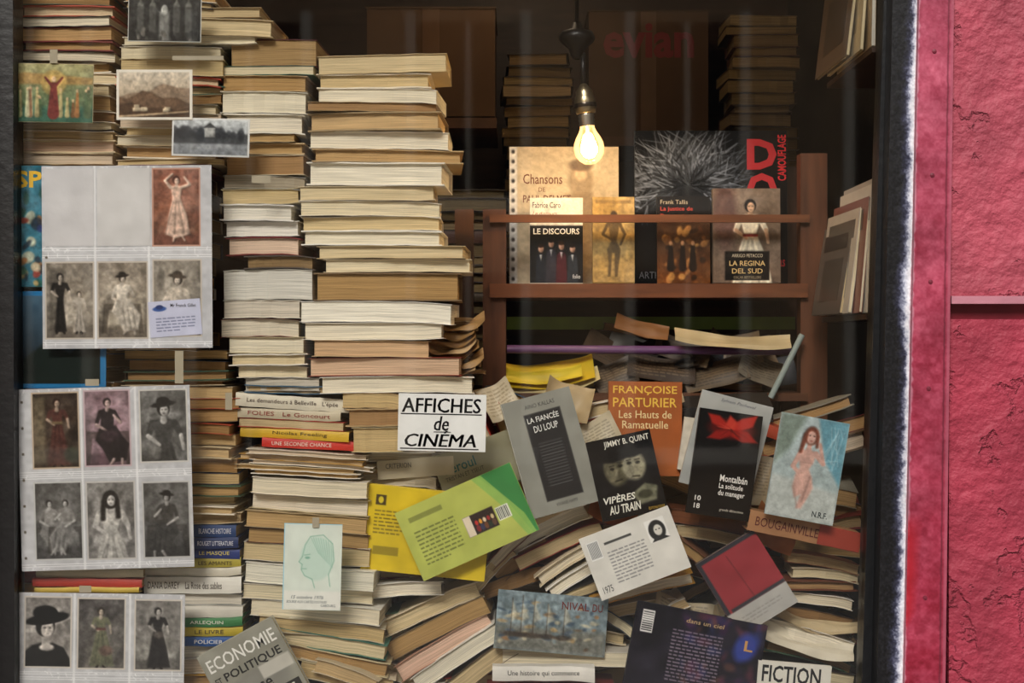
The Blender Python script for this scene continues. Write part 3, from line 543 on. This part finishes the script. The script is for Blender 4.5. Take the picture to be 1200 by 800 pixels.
# ================================================================= TAPED PRINTS
cv=Cv(84,50,'2c2c2a',1.4).noise(.12,8).noise(.1,3)
for x in (14,28,56,70): cv.rect(x-4,6,x+4,40,'6a6a64',2,.6); cv.poly([(x-4,10),(x,0),(x+4,10)],'7c7c74',1,.7)
cv.rect(36,16,48,50,'90908a',3,.8); cv.ell(42,14,4,6,'b4b4ac',1.5)
for i in range(20): cv.ell(U(4,80),U(36,50),2,3,random.choice(['181818','484844','706c64']),1.5)
cv.real(3.)
Sheet(193,23,86,52,1,.006,T=.0006,cov='c8c8c0').art(cv,1,1,'gloss').done('photo_postcard')
cv=Cv(94,68,'7a8a58',1.4).grad('b0a878','3e5e44').noise(.12,6); cv.rect(0,50,94,68,'3f6858',5,.8); cv.poly([(0,14),(12,10),(94,16),(94,24),(0,24)],'b88a50',3,.7)
cv.ell(48,22,15,15,'d8b468',3,0,.7)
for i in range(16):
    x=U(4,90); 
    if abs(x-48)<8: continue
    h_=U(14,30); cv.cap(x,60-h_,x,60,1.4,3,random.choice(['c8b480','8a5a38','b87848','d8d0a8','58704c']),1.6,.85); cv.ell(x,57-h_,1.6,2,'d8b890',.9,0,.9)
cv.cap(48,24,48,58,3.4,7,'7a3a34',1.5); cv.cap(48,28,38,16,2,1.2,'7a3a34'); cv.cap(48,28,58,16,2,1.2,'7a3a34'); cv.ell(48,18,2.8,3.6,'e0c098',.8); cv.real(2.)
Sheet(62,109,95,69,1,.006,T=.0006,cov='c8b890').art(cv,.5,.5,'gloss').done('painting_postcard')
cv=Cv(88,58,'cfc0a8',1.4).grad('dcd0bc','9a8468').noise(.04,8)
ridge=lambda y0,a,sd:[(0,58)]+[(x,y0+a*math.sin(x*.06+sd)+a*.5*math.sin(x*.17+sd*2)+U(-1,1)) for x in range(0,92,6)]+[(90,58)]
cv.poly(ridge(24,6,1.),'96806a',2); cv.poly(ridge(32,5,2.6),'6c5440',2); cv.poly(ridge(43,3,4.),'4c3828',2)
for i in range(6): x=U(16,70); cv.rect(x,40+U(0,6),x+U(5,10),46+U(0,4),'d0c0a2',1,.8)
cv.cap(2,55,84,49,1.5,1,'b8a080',1); cv.real(2.5)
d=np.minimum(np.minimum(cv.X,88-cv.X),np.minimum(cv.Y,58-cv.Y)); cv.mix((3-d)/.8,'f0eadc')
Sheet(181,111,89,59,0,.006,T=.0006,cov='efe8d8').art(cv,.5,.5,'gloss').done('landscape_postcard')
cv=Cv(90,44,'c4c8ca',1.4).grad('d0d4d4','7a7e82').noise(.04,8); cv.rect(0,18,90,30,'484a4c',3)
for i in range(22): cv.ell(U(0,90),20-U(0,4),U(3,6),U(3,8),'34363a',2,0,.8)
cv.rect(38,10,50,22,'a8a8a4',1.5); cv.poly([(36,11),(44,5),(52,11)],'505050'); cv.rect(20,30,70,36,'9c9ea0',3,.6); cv.real(2.5)
d=np.minimum(np.minimum(cv.X,90-cv.X),np.minimum(cv.Y,44-cv.Y)); cv.mix((2-d)/.8,'e8e8e4')
Sheet(247,161,91,45,1.5,.0075,T=.0006,cov='e4e4e0').art(cv,.5,.5,'gloss').done('landscape_postcard')
def sleeve(cx,cy,w,h,ang,cards,name='postcard_sleeve',extra=None,seams=(),vseams=()):
    S=Sheet(cx,cy,w,h,ang,.0045,T=.0009,cov='d0d0d2',kind='sleeve')
    cv=Cv(w,h,'cacacc',1).noise(.07,30).noise(.07,5)
    for y in seams: cv.rect(-1,y-1.6,w+1,y+1.6,'f2f2f2',1,.9); cv.rect(-1,y-.4,w+1,y+.3,'9c9ca0',.6,.7)
    for x in vseams: cv.rect(x-1.2,-1,x+1.2,h+1,'f0f0f0',1,.9)
    for i in range(60): x,y=U(0,w),random.choice([2,h-3,*seams]); cv.cap(x,y,x+U(-4,4),y+U(-5,5),.5,.3,'ffffff',.7,.7)
    for i in range(7):
        y=h*(i+.5)/7; cv.ell(5,y,1.7,1.7,'6c6458',.7)
    S.art(cv,kind='sleeve')
    for c,x,y in cards: S.art(c,x,y,'gloss',lift=.00005)
    if extra: extra(S)
    return S.done(name)
def c1(cv): lady(cv,29,86,78,'d4b09a','e0c0a8','4a2018',pose='dance')
p1=photo(57,92,'965540','a06e54',c1,'c89c88',floor='784234',sat=.85)
def c2(cv):
    cv.rect(6,8,24,80,'3a342c',4,.5); lady(cv,18,84,72,'1e1a18','b8a894','1a1614',flare=.1); lady(cv,40,84,50,'a89c8c','c0b09c','3a3028',pose='stand',flare=.15)
p2=photo(58,91,'988a78','a89a84',c2,'c8beb0',floor='6c5e50',sat=.7)
def c3(cv): lady(cv,30,86,72,'c0b4a2','c4b4a0','221c18',hat='1c1614',pose='seat')
p3=photo(60,91,'a0907c','b0a288',c3,'c8beb0',floor='6a5c4e',sat=.7)
def c4(cv): lady(cv,30,112,96,'b4a692','c8b8a4','2a221c',pose='seat',flip=-1,hat='4a3c30')
p4=photo(58,91,'9a8e7c','a89c8a',c4,'c8beb0',floor='756a5a',sat=.7)
def ex(S):
    S.art(Cv(58,91,'d0cece',.5).noise(.04,12),3,3,'sleeve'); S.art(Cv(62,91,'d4d2d0',.5).noise(.04,12),65,3,'sleeve')
    bc=Cv(61,42,'ccceE2',1.5).noise(.02,10); bc.ell(13,9,8,3,'3c5c9c',1); bc.ell(13,7,4.4,2.6,'2a3c70',1); bc.lines(8,20,54,38,5,'5a6080',.8,.8)
    S.art(bc,125,158,'gloss',rot=-4); S.text('Mr Franck Gillet',150,162,180,166,'1a1a30',.01)
sleeve(149,301,199,214,-.4,[(p1,129,3),(p2,3,112),(p3,64,112),(p4,129,110)],extra=ex,seams=(98,106,208),vseams=(62,125))
def d1(cv): cv.rect(2,6,16,84,'8a7a58',4,.6); lady(cv,30,88,82,'542c24','b89a80','2a1810',flare=.18,sash='7a6440'); cv.ell(46,74,9,9,'343c28',4,0,.8)
q1=photo(56,90,'3e2e22','564234',d1,'c8b49c',floor='5c4632',sat=.75)
def d2(cv): lady(cv,28,90,82,'221c20','c0a098','1c1414',pose='seat'); cv.ell(30,54,11,7,'382830',3)
q2=photo(55,90,'a8848e','94707c',d2,'c8b0b4',floor='5a3c46',sat=.75)
def d3(cv): lady(cv,29,146,134,'3c3c3a','b4aea4','201e1c',pose='stand',hat='2a2826'); cv.ell(18,74,8,9,'7a766c',4,0,.7)
q3=photo(57,86,'7c7a74','504e4a',d3,'d0ccc4')
def d4(cv):
    for x,f in ((18,1),(37,-1)): lady(cv,x,86,66,'807c76','b0aca4','242220',flip=f,pose='seat')
q4=photo(57,92,'605e5a','76746e',d4,'c8c8c4',floor='3c3a38')
def d5(cv): lady(cv,29,142,132,'b0aa9e','c0b8ae','24201e',pose='stand',bighair=1.3,flare=.24); cv.cap(21,24,20,44,2.4,3,'24201e',2.5); cv.cap(37,24,38,42,2.4,3,'24201e',2.5)
q5=photo(58,92,'8a847c','8f8880',d5,'c8c4be')
def d6(cv): lady(cv,29,90,78,'3c3a36','a8a29a','1c1a18',pose='seat',hat='1e1c1a',flip=-1)
q6=photo(56,90,'5c5a56','66645e',d6,'c4c2be',floor='302e2c')
sleeve(124,560,202,213,-1.6,[(q1,16,4),(q2,77,3),(q3,142,4),(q4,16,109),(q5,77,110),(q6,143,112)],seams=(99,104,207),vseams=(74,138))
def e1(cv): lady(cv,26,98,86,'141212','ccbcac','14100e',pose='bust',hat='0c0a0a')
r1=photo(56,84,'9c9084','aca094',e1,'d4ccc0')
def e2(cv): lady(cv,28,82,72,'666848','b8a48c','2a2018',flare=.22,sash='6c3a36'); cv.ell(34,62,8,6,'70483e',3,0,.8)
r2=photo(57,84,'504a48','787268',e2,'d4ccc0',floor='80766c',sat=.65)
def e3(cv): lady(cv,28,82,74,'242020','b8ac9e','181412',flare=.2); cv.ell(28,42,6,4,'988068',3,0,.5)
r3=photo(56,84,'8a8278','a09c8c',e3,'d4ccc0',floor='645c52')
sleeve(114,800,203,210,.8,[(r1,15,4),(r2,77,5),(r3,144,6)],seams=(94,100),vseams=(74,139))
B=Bd()
for x,y,w,h in ((63,66,9,16),(210,430,10,38),(268,470,8,20),(306,210,22,9),(370,612,8,12),(108,448,16,8),(100,690,14,8),(232,68,60,5)):
    p=W(x,y,.0028); s=sc(.003); sbox(B,p.x-w*s/2,p.x+w*s/2,.0024,.0028,p.z-h*s/2,p.z+h*s/2,'b0a690','sleeve')
B.obj('adhesive_tape')
cv=Cv(40,142,'3c7c90',1).noise(.15,10)
for i in range(24): cv.ell(U(3,36),U(26,138),U(2,7),U(3,8),random.choice(['d8b070','a83828','2c5c4c','e0d8b8','b06838','30407a','1c2c3c']),1.5,U(0,90),.8)
cv.real(2.)
S=Sheet(38,265,42,142,0,.02,T=.004,cov='2c6c80').art(cv,1,0,'gloss'); S.text('SPI',2,6,38,26,'f0c030',.03).done('comic_book')
cv=Cv(100,112,'203038',.8).grad('4a6a80','14181c').noise(.08,10); cv.poly([(4,80),(30,60),(60,72),(96,50),(96,112),(4,112)],'15201c',3)
d=np.minimum(np.minimum(cv.X,100-cv.X),np.minimum(cv.Y,112-cv.Y)); cv.mix((5-d)/1,'2a7ab0')
Sheet(72,398,104,114,0,.025,T=.004,cov='2a7ab0').art(cv,2,1,'gloss').done('framed_picture')
# ================================================================= SHELF UNIT
ys=.47; s=sc(ys)
def PX(x,y=ys): return (x-600)*sc(y)
def PZ(p,y=ys): return CZ+(400-p)*sc(y)
B=Bd()
for a,b,t in ((566,593,246),(936,967,181)):
    sbox(B,PX(a),PX(b),ys-.02,ys+.02,.0,PZ(t),'603a24','woodv')
    sbox(B,PX(a),PX(b),ys+.20,ys+.24,.0,PZ(t),'4a2f1e','woodv')
sbox(B,PX(574,ys),PX(945,ys),ys-.032,ys-.021,PZ(262),PZ(253),'704428','wood')
sbox(B,PX(574),PX(943),ys-.032,ys+.24,PZ(349),PZ(333),'6e4024','wood')
sbox(B,PX(576),PX(943),ys-.032,ys+.24,PZ(469),PZ(460),'5c3822','wood')
sbox(B,PX(593),PX(936),ys+.20,ys+.22,PZ(262),PZ(240),'38261a','wood')
B.obj('wooden_shelf')
slab('wooden_post',PX(533,.55),PX(555,.55),.55,.58,0,PZ(245,.55),'5a3820','woodv')
def sx(cx,cy,w,h,y,T,**k): return Sheet(cx,cy,w,h,k.pop('ang',0),y,T=T,pitch=k.pop('pitch',-2),**k)
cv=Cv(128,161,'bfac8c',1).noise(.08,20); cv.rect(0,0,9,161,'d0ccc4')
for i in range(14): cv.ell(4.5,6+i*11.5,2,2.4,'2a2420')
cv.ell(84,40,14,22,'8c7454',4,0,.7); cv.poly([(66,56),(98,54),(112,161),(60,161)],'7a6244',5,.7); cv.ell(84,32,7,9,'c8aa84',2); cv.ell(84,22,14,7,'5a4430',3,0,.8); cv.real(1.5,1,.5)
S=sx(661,252,128,161,.56,.012,cov='cfc6b6').art(cv); S.text('Chansons',16,32,62,44,'6a3a24',.01).text('DE',34,48,42,53,'6a3a24').text('PAUL DELMET',16,57,72,66,'6a3a24',.01).done('songbook_binder')
cv=Cv(62,100,'e4dccc',1.5).noise(.02,20); cv.rect(-1,33,63,101,'15171a')
for i,x in enumerate((13,25,37,50)):
    yy0=[60,54,57,60][i]
    cv.cap(x,yy0+12,x,104,5.5,7,['1f2630','30303a','4a2028','2a3038'][i],1.4); cv.ell(x,yy0,3.2,4.6,'c89c80',1.2); cv.ell(x,yy0-3.6,3.6,2.6,['2a1a12','141010','3a2414','201410'][i],1); cv.poly([(x-1.5,yy0+7),(x+1.5,yy0+7),(x,yy0+15)],'d0d0cc',.8,.9)
    cv.ell(x+1.2,yy0+1,1.2,3,'905c44',1.2,0,.5)
cv.real(2.5,1,.5)
S=sx(652,282,62,101,.49,.018,cov='e4dccc').art(cv,kind='gloss'); S.text('Fabrice Caro',3,5,36,12,'202020',.008).text('Le discours',3,16,32,21,'8a3a30',0,.3).text('LE DISCOURS',4,36,58,43,'f0f0ec',.015).text('folio',50,90,59,95,'e0e0e0').done('paperback_book')
cv=Cv(49,100,'ac8e54',1.4).noise(.12,12); cv.ell(25,22,4.2,5.6,'3a2c1c',1.2); cv.poly([(18,30),(32,30),(30,44),(28,52),(33,62),(31,78),(29,94),(26,94),(26,66),(23,66),(21,94),(18,94),(19,78),(17,62),(22,52),(20,44)],'544224',1.4,.9); cv.cap(18,32,12,44,2,1.5,'544224'); cv.cap(12,44,22,50,1.5,1.3,'544224'); cv.cap(32,32,38,44,2,1.5,'544224'); cv.cap(38,44,33,56,1.5,1.3,'544224'); cv.rect(4,4,45,8,'6a5028',1,.5); cv.real(2.)
sx(719,281,49,101,.49,.015,cov='ac8c4c').art(cv,kind='cover').done('paperback_book')
cv=Cv(178,181,'0a0a0c',1.2)
cv.ell(62,50,52,40,'3a3c40',16,0,.8)
for i in range(800):
    a=math.radians(U(-215,35)); r0=U(2,52); r1=r0+U(8,20); tw=U(-.35,.35); x,y=64+r0*math.cos(a)*1.35,66+r0*math.sin(a)*1.05; x2,y2=64+r1*math.cos(a+tw)*1.4,66+r1*math.sin(a+tw)*1.15
    g=U(.08,.72)*(1-.5*(r0<14)); cv.cap(x,y,x2,y2,1.,.35,(g*.95,g*1.0,g*1.08),.9,.7)
cv.ell(60,108,30,38,'1c1c1e',8,0,.85); cv.ell(46,96,8,4,'060608',2,0,.9); cv.ell(76,96,8,4,'060608',2,0,.9); cv.rect(142,0,178,181,'08080a',6); cv.rect(0,150,178,181,'0c0c0e',6)
S=sx(833,243,179,181,.585,.012,cov='0c0c0e').art(cv,.5,0,'gloss'); S.text('D',132,10,167,46,'c4242c',.04).text('O',132,50,167,86,'c4242c',.04).text('CAMOUFLAGE',146,27,200,37,'d8242c',.02,rot=-90).text('Thomas',146,148,176,160,'c8262c',.01).text('ARTHAUD',5,166,50,174,'8a8a90').done('large_art_book')
cv=Cv(62,102,'17130f',1.5).grad('2a1c12','6a4020').noise(.1,10); cv.rect(0,0,62,30,'181412')
for i in range(34): x,y=U(4,58),U(38,98); cv.ell(x,y,U(2,5),U(2,6),random.choice(['8a5a30','b88048','3a2414','c09050','502c18','241810']),1.8,U(0,90),.75)
for x in (16,30,42): cv.cap(x,60,x,84,2.4,4.5,'1c120c',1.6); cv.ell(x,55,2.,2.8,'c89468',1)
cv.real(2.5)
S=sx(801,281,62,102,.49,.018,cov='17130f').art(cv,kind='gloss'); S.text('Frank Tallis',4,4,36,9,'c8b898').text('La justice de',4,12,42,18,'d04838',.01).text("l'inconscient",4,20,42,26,'d04838',.01).done('paperback_book')
cv=Cv(79,111,'9a8878',1.5).grad('8c7866','6c5a4c').noise(.1,14); cv.ell(14,30,14,40,'5a3a38',8,0,.6); cv.ell(64,50,12,30,'5c4c3c',8,0,.5)
lady(cv,44,132,122,'d4c8b0','cfa888','140e0c',flare=.24,sash='8a2a24'); cv.rect(14,74,66,108,'14110f',1); cv.real(2.5,1,.7)
S=sx(875,276,79,111,.49,.02,cov='8a7868').art(cv,kind='gloss'); S.text('ARRIGO PETACCO',22,77,58,81,'d8c8a8').text('LA REGINA',19,85,61,91,'d8b878',.01).text('DEL SUD',22,94,58,100,'d8b878',.01).text('OSCAR BESTSELLERS',24,103,56,106,'a89878').done('paperback_book')
sb=Bd(); sbox(sb,PX(594,.6),PX(932,.6),.6,.61,PZ(386,.6),PZ(371,.6),'7c9a40','cover'); sb.obj('green_cardboard_folder')
def lathe(B,pr,c,kind,M,seg=24):
    v=[(r*math.cos(2*math.pi*i/seg),r*math.sin(2*math.pi*i/seg),z) for r,z in pr for i in range(seg)]
    f=[(j*seg+i,j*seg+(i+1)%seg,(j+1)*seg+(i+1)%seg,(j+1)*seg+i) for j in range(len(pr)-1) for i in range(seg)]
    B.add(v,f,c,kind,None,M)
def tube(name,p0,p1,r,c,kind,seg=16):
    B=Bd(); d=(p1-p0); q=d.to_track_quat('Z','Y').to_matrix().to_4x4(); M=Matrix.Translation(p0)@q; n=d.length
    lathe(B,[(0,0),(r,0),(r,n),(0,n)],c,kind,M,seg); return B.obj(name,smooth=False)
tube('poster_tube',W(594,409,.452),W(926,411,.452),.0085,'64406c','dark_plastic')
tube('poster_tube',W(940,392,.42),W(903,466,.42),.006,'8f9c98','dark_plastic')
B=Bd()
curled(B,642,438,108,36,-6,.47,-35,0,.022,'caa91c',.003); curled(B,650,450,106,22,-10,.465,-40,0,.02,'c8b680',.003); curled(B,636,440,92,22,-4,.46,-45,0,.014,'d6bc30',.002)
hb(645,452,106,10,-3,.49,'c9b060','8a7428',B=B,D=.12); B.obj('yellow_folder')
B=Bd()
tones=['3a2c20','524030','6c563c','2a2018','8c7450','463626','5e4a36','241c16','30343a','7a6e5c','4c2a1e','968468','6a6a66']
for i in range(30):
    curled(B,U(715,905),U(408,452),U(44,84),U(26,50),U(-32,32),U(.50,.62),U(-65,-10),U(-25,25),U(.002,.01),random.choice(tones),U(.0008,.0025),lines=random.choice([None,'1c1612','1c1612']))
for (x,y,w,h,a,c,ln) in ((752,384,64,22,14,'8a5c34',None),(775,432,80,34,8,'3c2e22','8a7a60'),(838,438,76,36,-14,'5c4c38','1c1612'),(890,432,50,40,24,'6e6454','241c16'),(720,440,50,40,-20,'463a2e','8a7a60')):
    curled(B,x,y,w,h,a,.48,-38,0,.006,c,.0015,lines=ln)
for x,y,a,c in ((770,455,-3,'4a3424'),(850,452,5,'6a2a20'),(740,456,2,'2c3848'),(800,445,-9,'8a7050')): hb(x,y,90,8,a,.50,pg='7e603c',cov=c,B=B,D=.1)
hb(740,388,66,9,12,.56,'8e6c44','6a3a20',B=B,D=.1)
B.obj('paper_pile')
B=Bd(); curled(B,858,399,136,22,4,.435,-50,0,.012,'b8a47c',.002); B.obj('leaflet')
B=Bd()
for i in range(16): hb(532+U(-6,6),374+i*5.4,U(48,66),U(2.5,5),U(-12,16),.13,pg=random.choice(['a8845a','8e6c44','b3905e']),cov=random.choice(['a88a5e','8a6a44','c2a06c']),B=B,D=.10,cu=-.004)
for i in range(7): curled(B,532+U(-8,8),380+i*9,58,22,U(-14,14),.12,-65,0,.018,random.choice(['c8a878','b08c5c','a07c4c']),.003)
B.obj('paper_pile')
# ================================================================= BACKGROUND
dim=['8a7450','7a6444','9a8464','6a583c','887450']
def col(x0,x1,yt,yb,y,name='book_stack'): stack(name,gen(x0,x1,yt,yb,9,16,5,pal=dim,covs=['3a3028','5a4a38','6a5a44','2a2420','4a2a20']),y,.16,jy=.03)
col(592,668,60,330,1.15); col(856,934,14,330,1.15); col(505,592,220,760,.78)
def carton(name,cx0,cx1,yt,yb,y,lab,lc,c='5a4432',d=.3):
    B=Bd(); x0,x1,z0,z1=PX(cx0,y),PX(cx1,y),PZ(yb,y),PZ(yt,y)
    sbox(B,x0,x1,y,y+d,z0,z1,c,'card_board'); sbox(B,(x0+x1)/2-.02,(x0+x1)/2+.02,y-.001,y,z0,z1,mul(c,1.15),'cover')
    sbox(B,x0-.003,x1+.003,y-.003,y+d,z1-.004,z1,mul(c,.9),'card_board')
    if lab:
        v,f=tmesh(lab,.03); q=np.stack([x0+(x1-x0)*(.12+.76*v[:,0]),np.full(len(v),y-.0015),z0+(z1-z0)*(.62+.28*v[:,1])],-1); B.add(q,f,lc,'ink')
    B.obj(name)
carton('cardboard_box',690,830,12,160,1.3,'evian','76302e','54402f')
carton('cardboard_box',430,580,8,136,.95,None,'6a4a34','5c442e')
slab('back_shelf_board',PX(585,1.1),PX(1000,1.1),1.1,1.5,PZ(345,1.1),PZ(332,1.1),'5a3c26','wood')
slab('back_shelf_board',PX(430,.95),PX(582,.95),.95,1.3,PZ(150,.95),PZ(138,.95),'5a3c26','wood')
slab('back_shelf_board',PX(685,1.3),PX(850,1.3),1.28,1.6,PZ(172,1.3),PZ(161,1.3),'5a3c26','wood')
slab('back_bookcase',-1.25,.78,1.62,1.9,0,2.5,'3a2418','wood')
def rackrow(name,items,z0,plank):
    B=Bd()
    for x,y0,dl,h,cov,pg,yaw,lean,T in items:
        M=Matrix.Translation((x,y0,z0))@Matrix.Rotation(math.radians(90+yaw),4,'Z')@Matrix.Rotation(math.radians(lean),4,'X')
        sbox(B,0,dl,-.0008,0,0,h,cov,'gloss',M); sbox(B,0,dl,T,T+.0008,0,h,cov,'gloss',M); sbox(B,.001,dl-.001,0,T,.002,h-.002,pg,'page',M,seed=x*99,capswap=True); sbox(B,dl-.001,dl,-.0008,T+.0008,0,h,cov,'gloss',M)
        sbox(B,dl*.1,dl*.9,T+.001,T+.0013,h*.72,h*.9,mul(cov,.5),'gloss',M); sbox(B,dl*.15,dl*.8,T+.001,T+.0013,h*.15,h*.62,mul(cov,.72),'gloss',M)
    sbox(B,plank,.795,.05,.40,z0-.012,z0-.002,'38261a','wood'); B.obj(name)
rackrow('magazine_rack',[(.632,.045,.26,.235,'a8a49c','e2ddd0',0,1,.004),(.622,.06,.25,.225,'c4c0b6','e2ddd0',.5,3,.005),(.612,.09,.25,.205,'7a4a40','dccfb4',1,5,.004),(.603,.13,.24,.19,'b8b0a4','d9cba8',1,7,.005),(.596,.17,.22,.17,'5a5450','c9b389',1,9,.004)],1.40,.61)
rackrow('magazine_rack',[(.628,.06,.26,.26,'8c7a60','d2cdc0',0,1,.006),(.614,.09,.25,.25,'a89a7c','c9bb98',.5,4,.004),(.602,.14,.24,.22,'5c4c3c','b9ab88',1,7,.005)],1.86,.62)
tube('rack_wire',Vector((.55,.07,1.0)),Vector((.64,.07,1.0)),.002,'606060','metal')
# ================================================================= BULB
B=Bd(); yb=.34; s=sc(yb)
M=Matrix.Translation(W(692,193,yb))@Matrix.Rotation(math.radians(-5),4,'Y')
pear=[(0.0001,0),(.011,.002),(.02,.008),(.027,.018),(.0295,.03),(.0285,.041),(.024,.052),(.018,.062),(.0145,.070),(.0135,.078)]
lathe(B,pear,'ffffff','bulb_glass',M,32)
core=[(0.0001,.012),(.009,.015),(.0155,.024),(.0165,.032),(.013,.043),(.007,.050),(.0001,.053)]
lathe(B,core,'ffffff','filament_glow',M,24)
lathe(B,[(.003,.052),(.004,.078)],'d8c8a0','gloss',M,12)
lathe(B,[(.0145,.074),(.0155,.078),(.0145,.082),(.0158,.086),(.0145,.090),(.0158,.094),(.0145,.098)],'c0b8a8','metal',M,24)
lathe(B,[(.016,.098),(.019,.100),(.0205,.108),(.0205,.125),(.018,.132),(.0165,.136),(.0165,.142),(.010,.150),(.006,.156),(0.0001,.158)],'a89878','metal',M,24)
lathe(B,[(.0215,.110),(.0225,.114),(.0215,.118)],'585048','metal',M,24)
p0=M@Vector((0,0,.156)); p1=W(683,62,yb)
def seg(a,b,r,c,kind): 
    d=b-a; lathe(B,[(0,0),(r,0),(r,d.length),(0,d.length)],c,kind,Matrix.Translation(a)@d.to_track_quat('Z','Y').to_matrix().to_4x4(),12)
seg(p0,p1,.0055,'1c1a18','dark_plastic')
Mc=Matrix.Translation(W(676,62,yb))
lathe(B,[(.006,-.012),(.012,-.006),(.016,.008),(.033,.022),(.035,.03),(.030,.040),(.012,.046),(.008,.058),(0.0001,.060)],'141210','dark_plastic',Mc,28)
seg(W(676,40,yb),Vector((W(677,0,yb).x,yb,2.6)),.004,'141210','dark_plastic')
B.obj('hanging_light_bulb',smooth=True)
# ================================================================= LIGHT, WORLD, CAMERA
lp=bpy.data.lights.new('interior_fill','POINT'); lp.energy=2.6; lp.color=(1,.76,.5); lp.shadow_soft_size=.08  # added warm fill light, lifts the dim books at the back; no fixture modelled
lo=bpy.data.objects.new('interior_fill',lp); bpy.context.collection.objects.link(lo); lo.location=(.05,.72,2.42)
w=bpy.data.worlds.new('World'); bpy.context.scene.world=w; w.use_nodes=True; nt=w.node_tree; bg=nt.nodes['Background']
tc=nd(nt,'ShaderNodeTexCoord'); sp=nd(nt,'ShaderNodeSeparateXYZ'); nt.links.new(tc.outputs['Generated'],sp.inputs[0])
cr=nd(nt,'ShaderNodeValToRGB'); cr.color_ramp.elements[0].position=0; cr.color_ramp.elements[0].color=(.13,.12,.11,1)
cr.color_ramp.elements[1].position=.75; cr.color_ramp.elements[1].color=(.97,.98,1,1)
e=cr.color_ramp.elements.new(.25); e.color=(.34,.33,.32,1)
nt.links.new(sp.outputs['Z'],cr.inputs[0]); nt.links.new(cr.outputs[0],bg.inputs[0]); bg.inputs[1].default_value=1.9
sun=bpy.data.lights.new('sun','SUN'); sun.energy=5.2; sun.angle=math.radians(28); sun.color=(1,.95,.87)
so=bpy.data.objects.new('overcast_sun',sun); bpy.context.collection.objects.link(so); so.rotation_euler=Vector((.32,1,-.92)).to_track_quat('-Z','Y').to_euler(); so.location=(0,-3,4)
cam=bpy.data.cameras.new('cam'); cam.lens=50; cam.sensor_width=36; co=bpy.data.objects.new('camera',cam); bpy.context.collection.objects.link(co)
co.location=(0,CY,CZ); co.rotation_euler=(math.pi/2,0,0); bpy.context.scene.camera=co
bpy.context.scene.view_settings.view_transform='Standard'
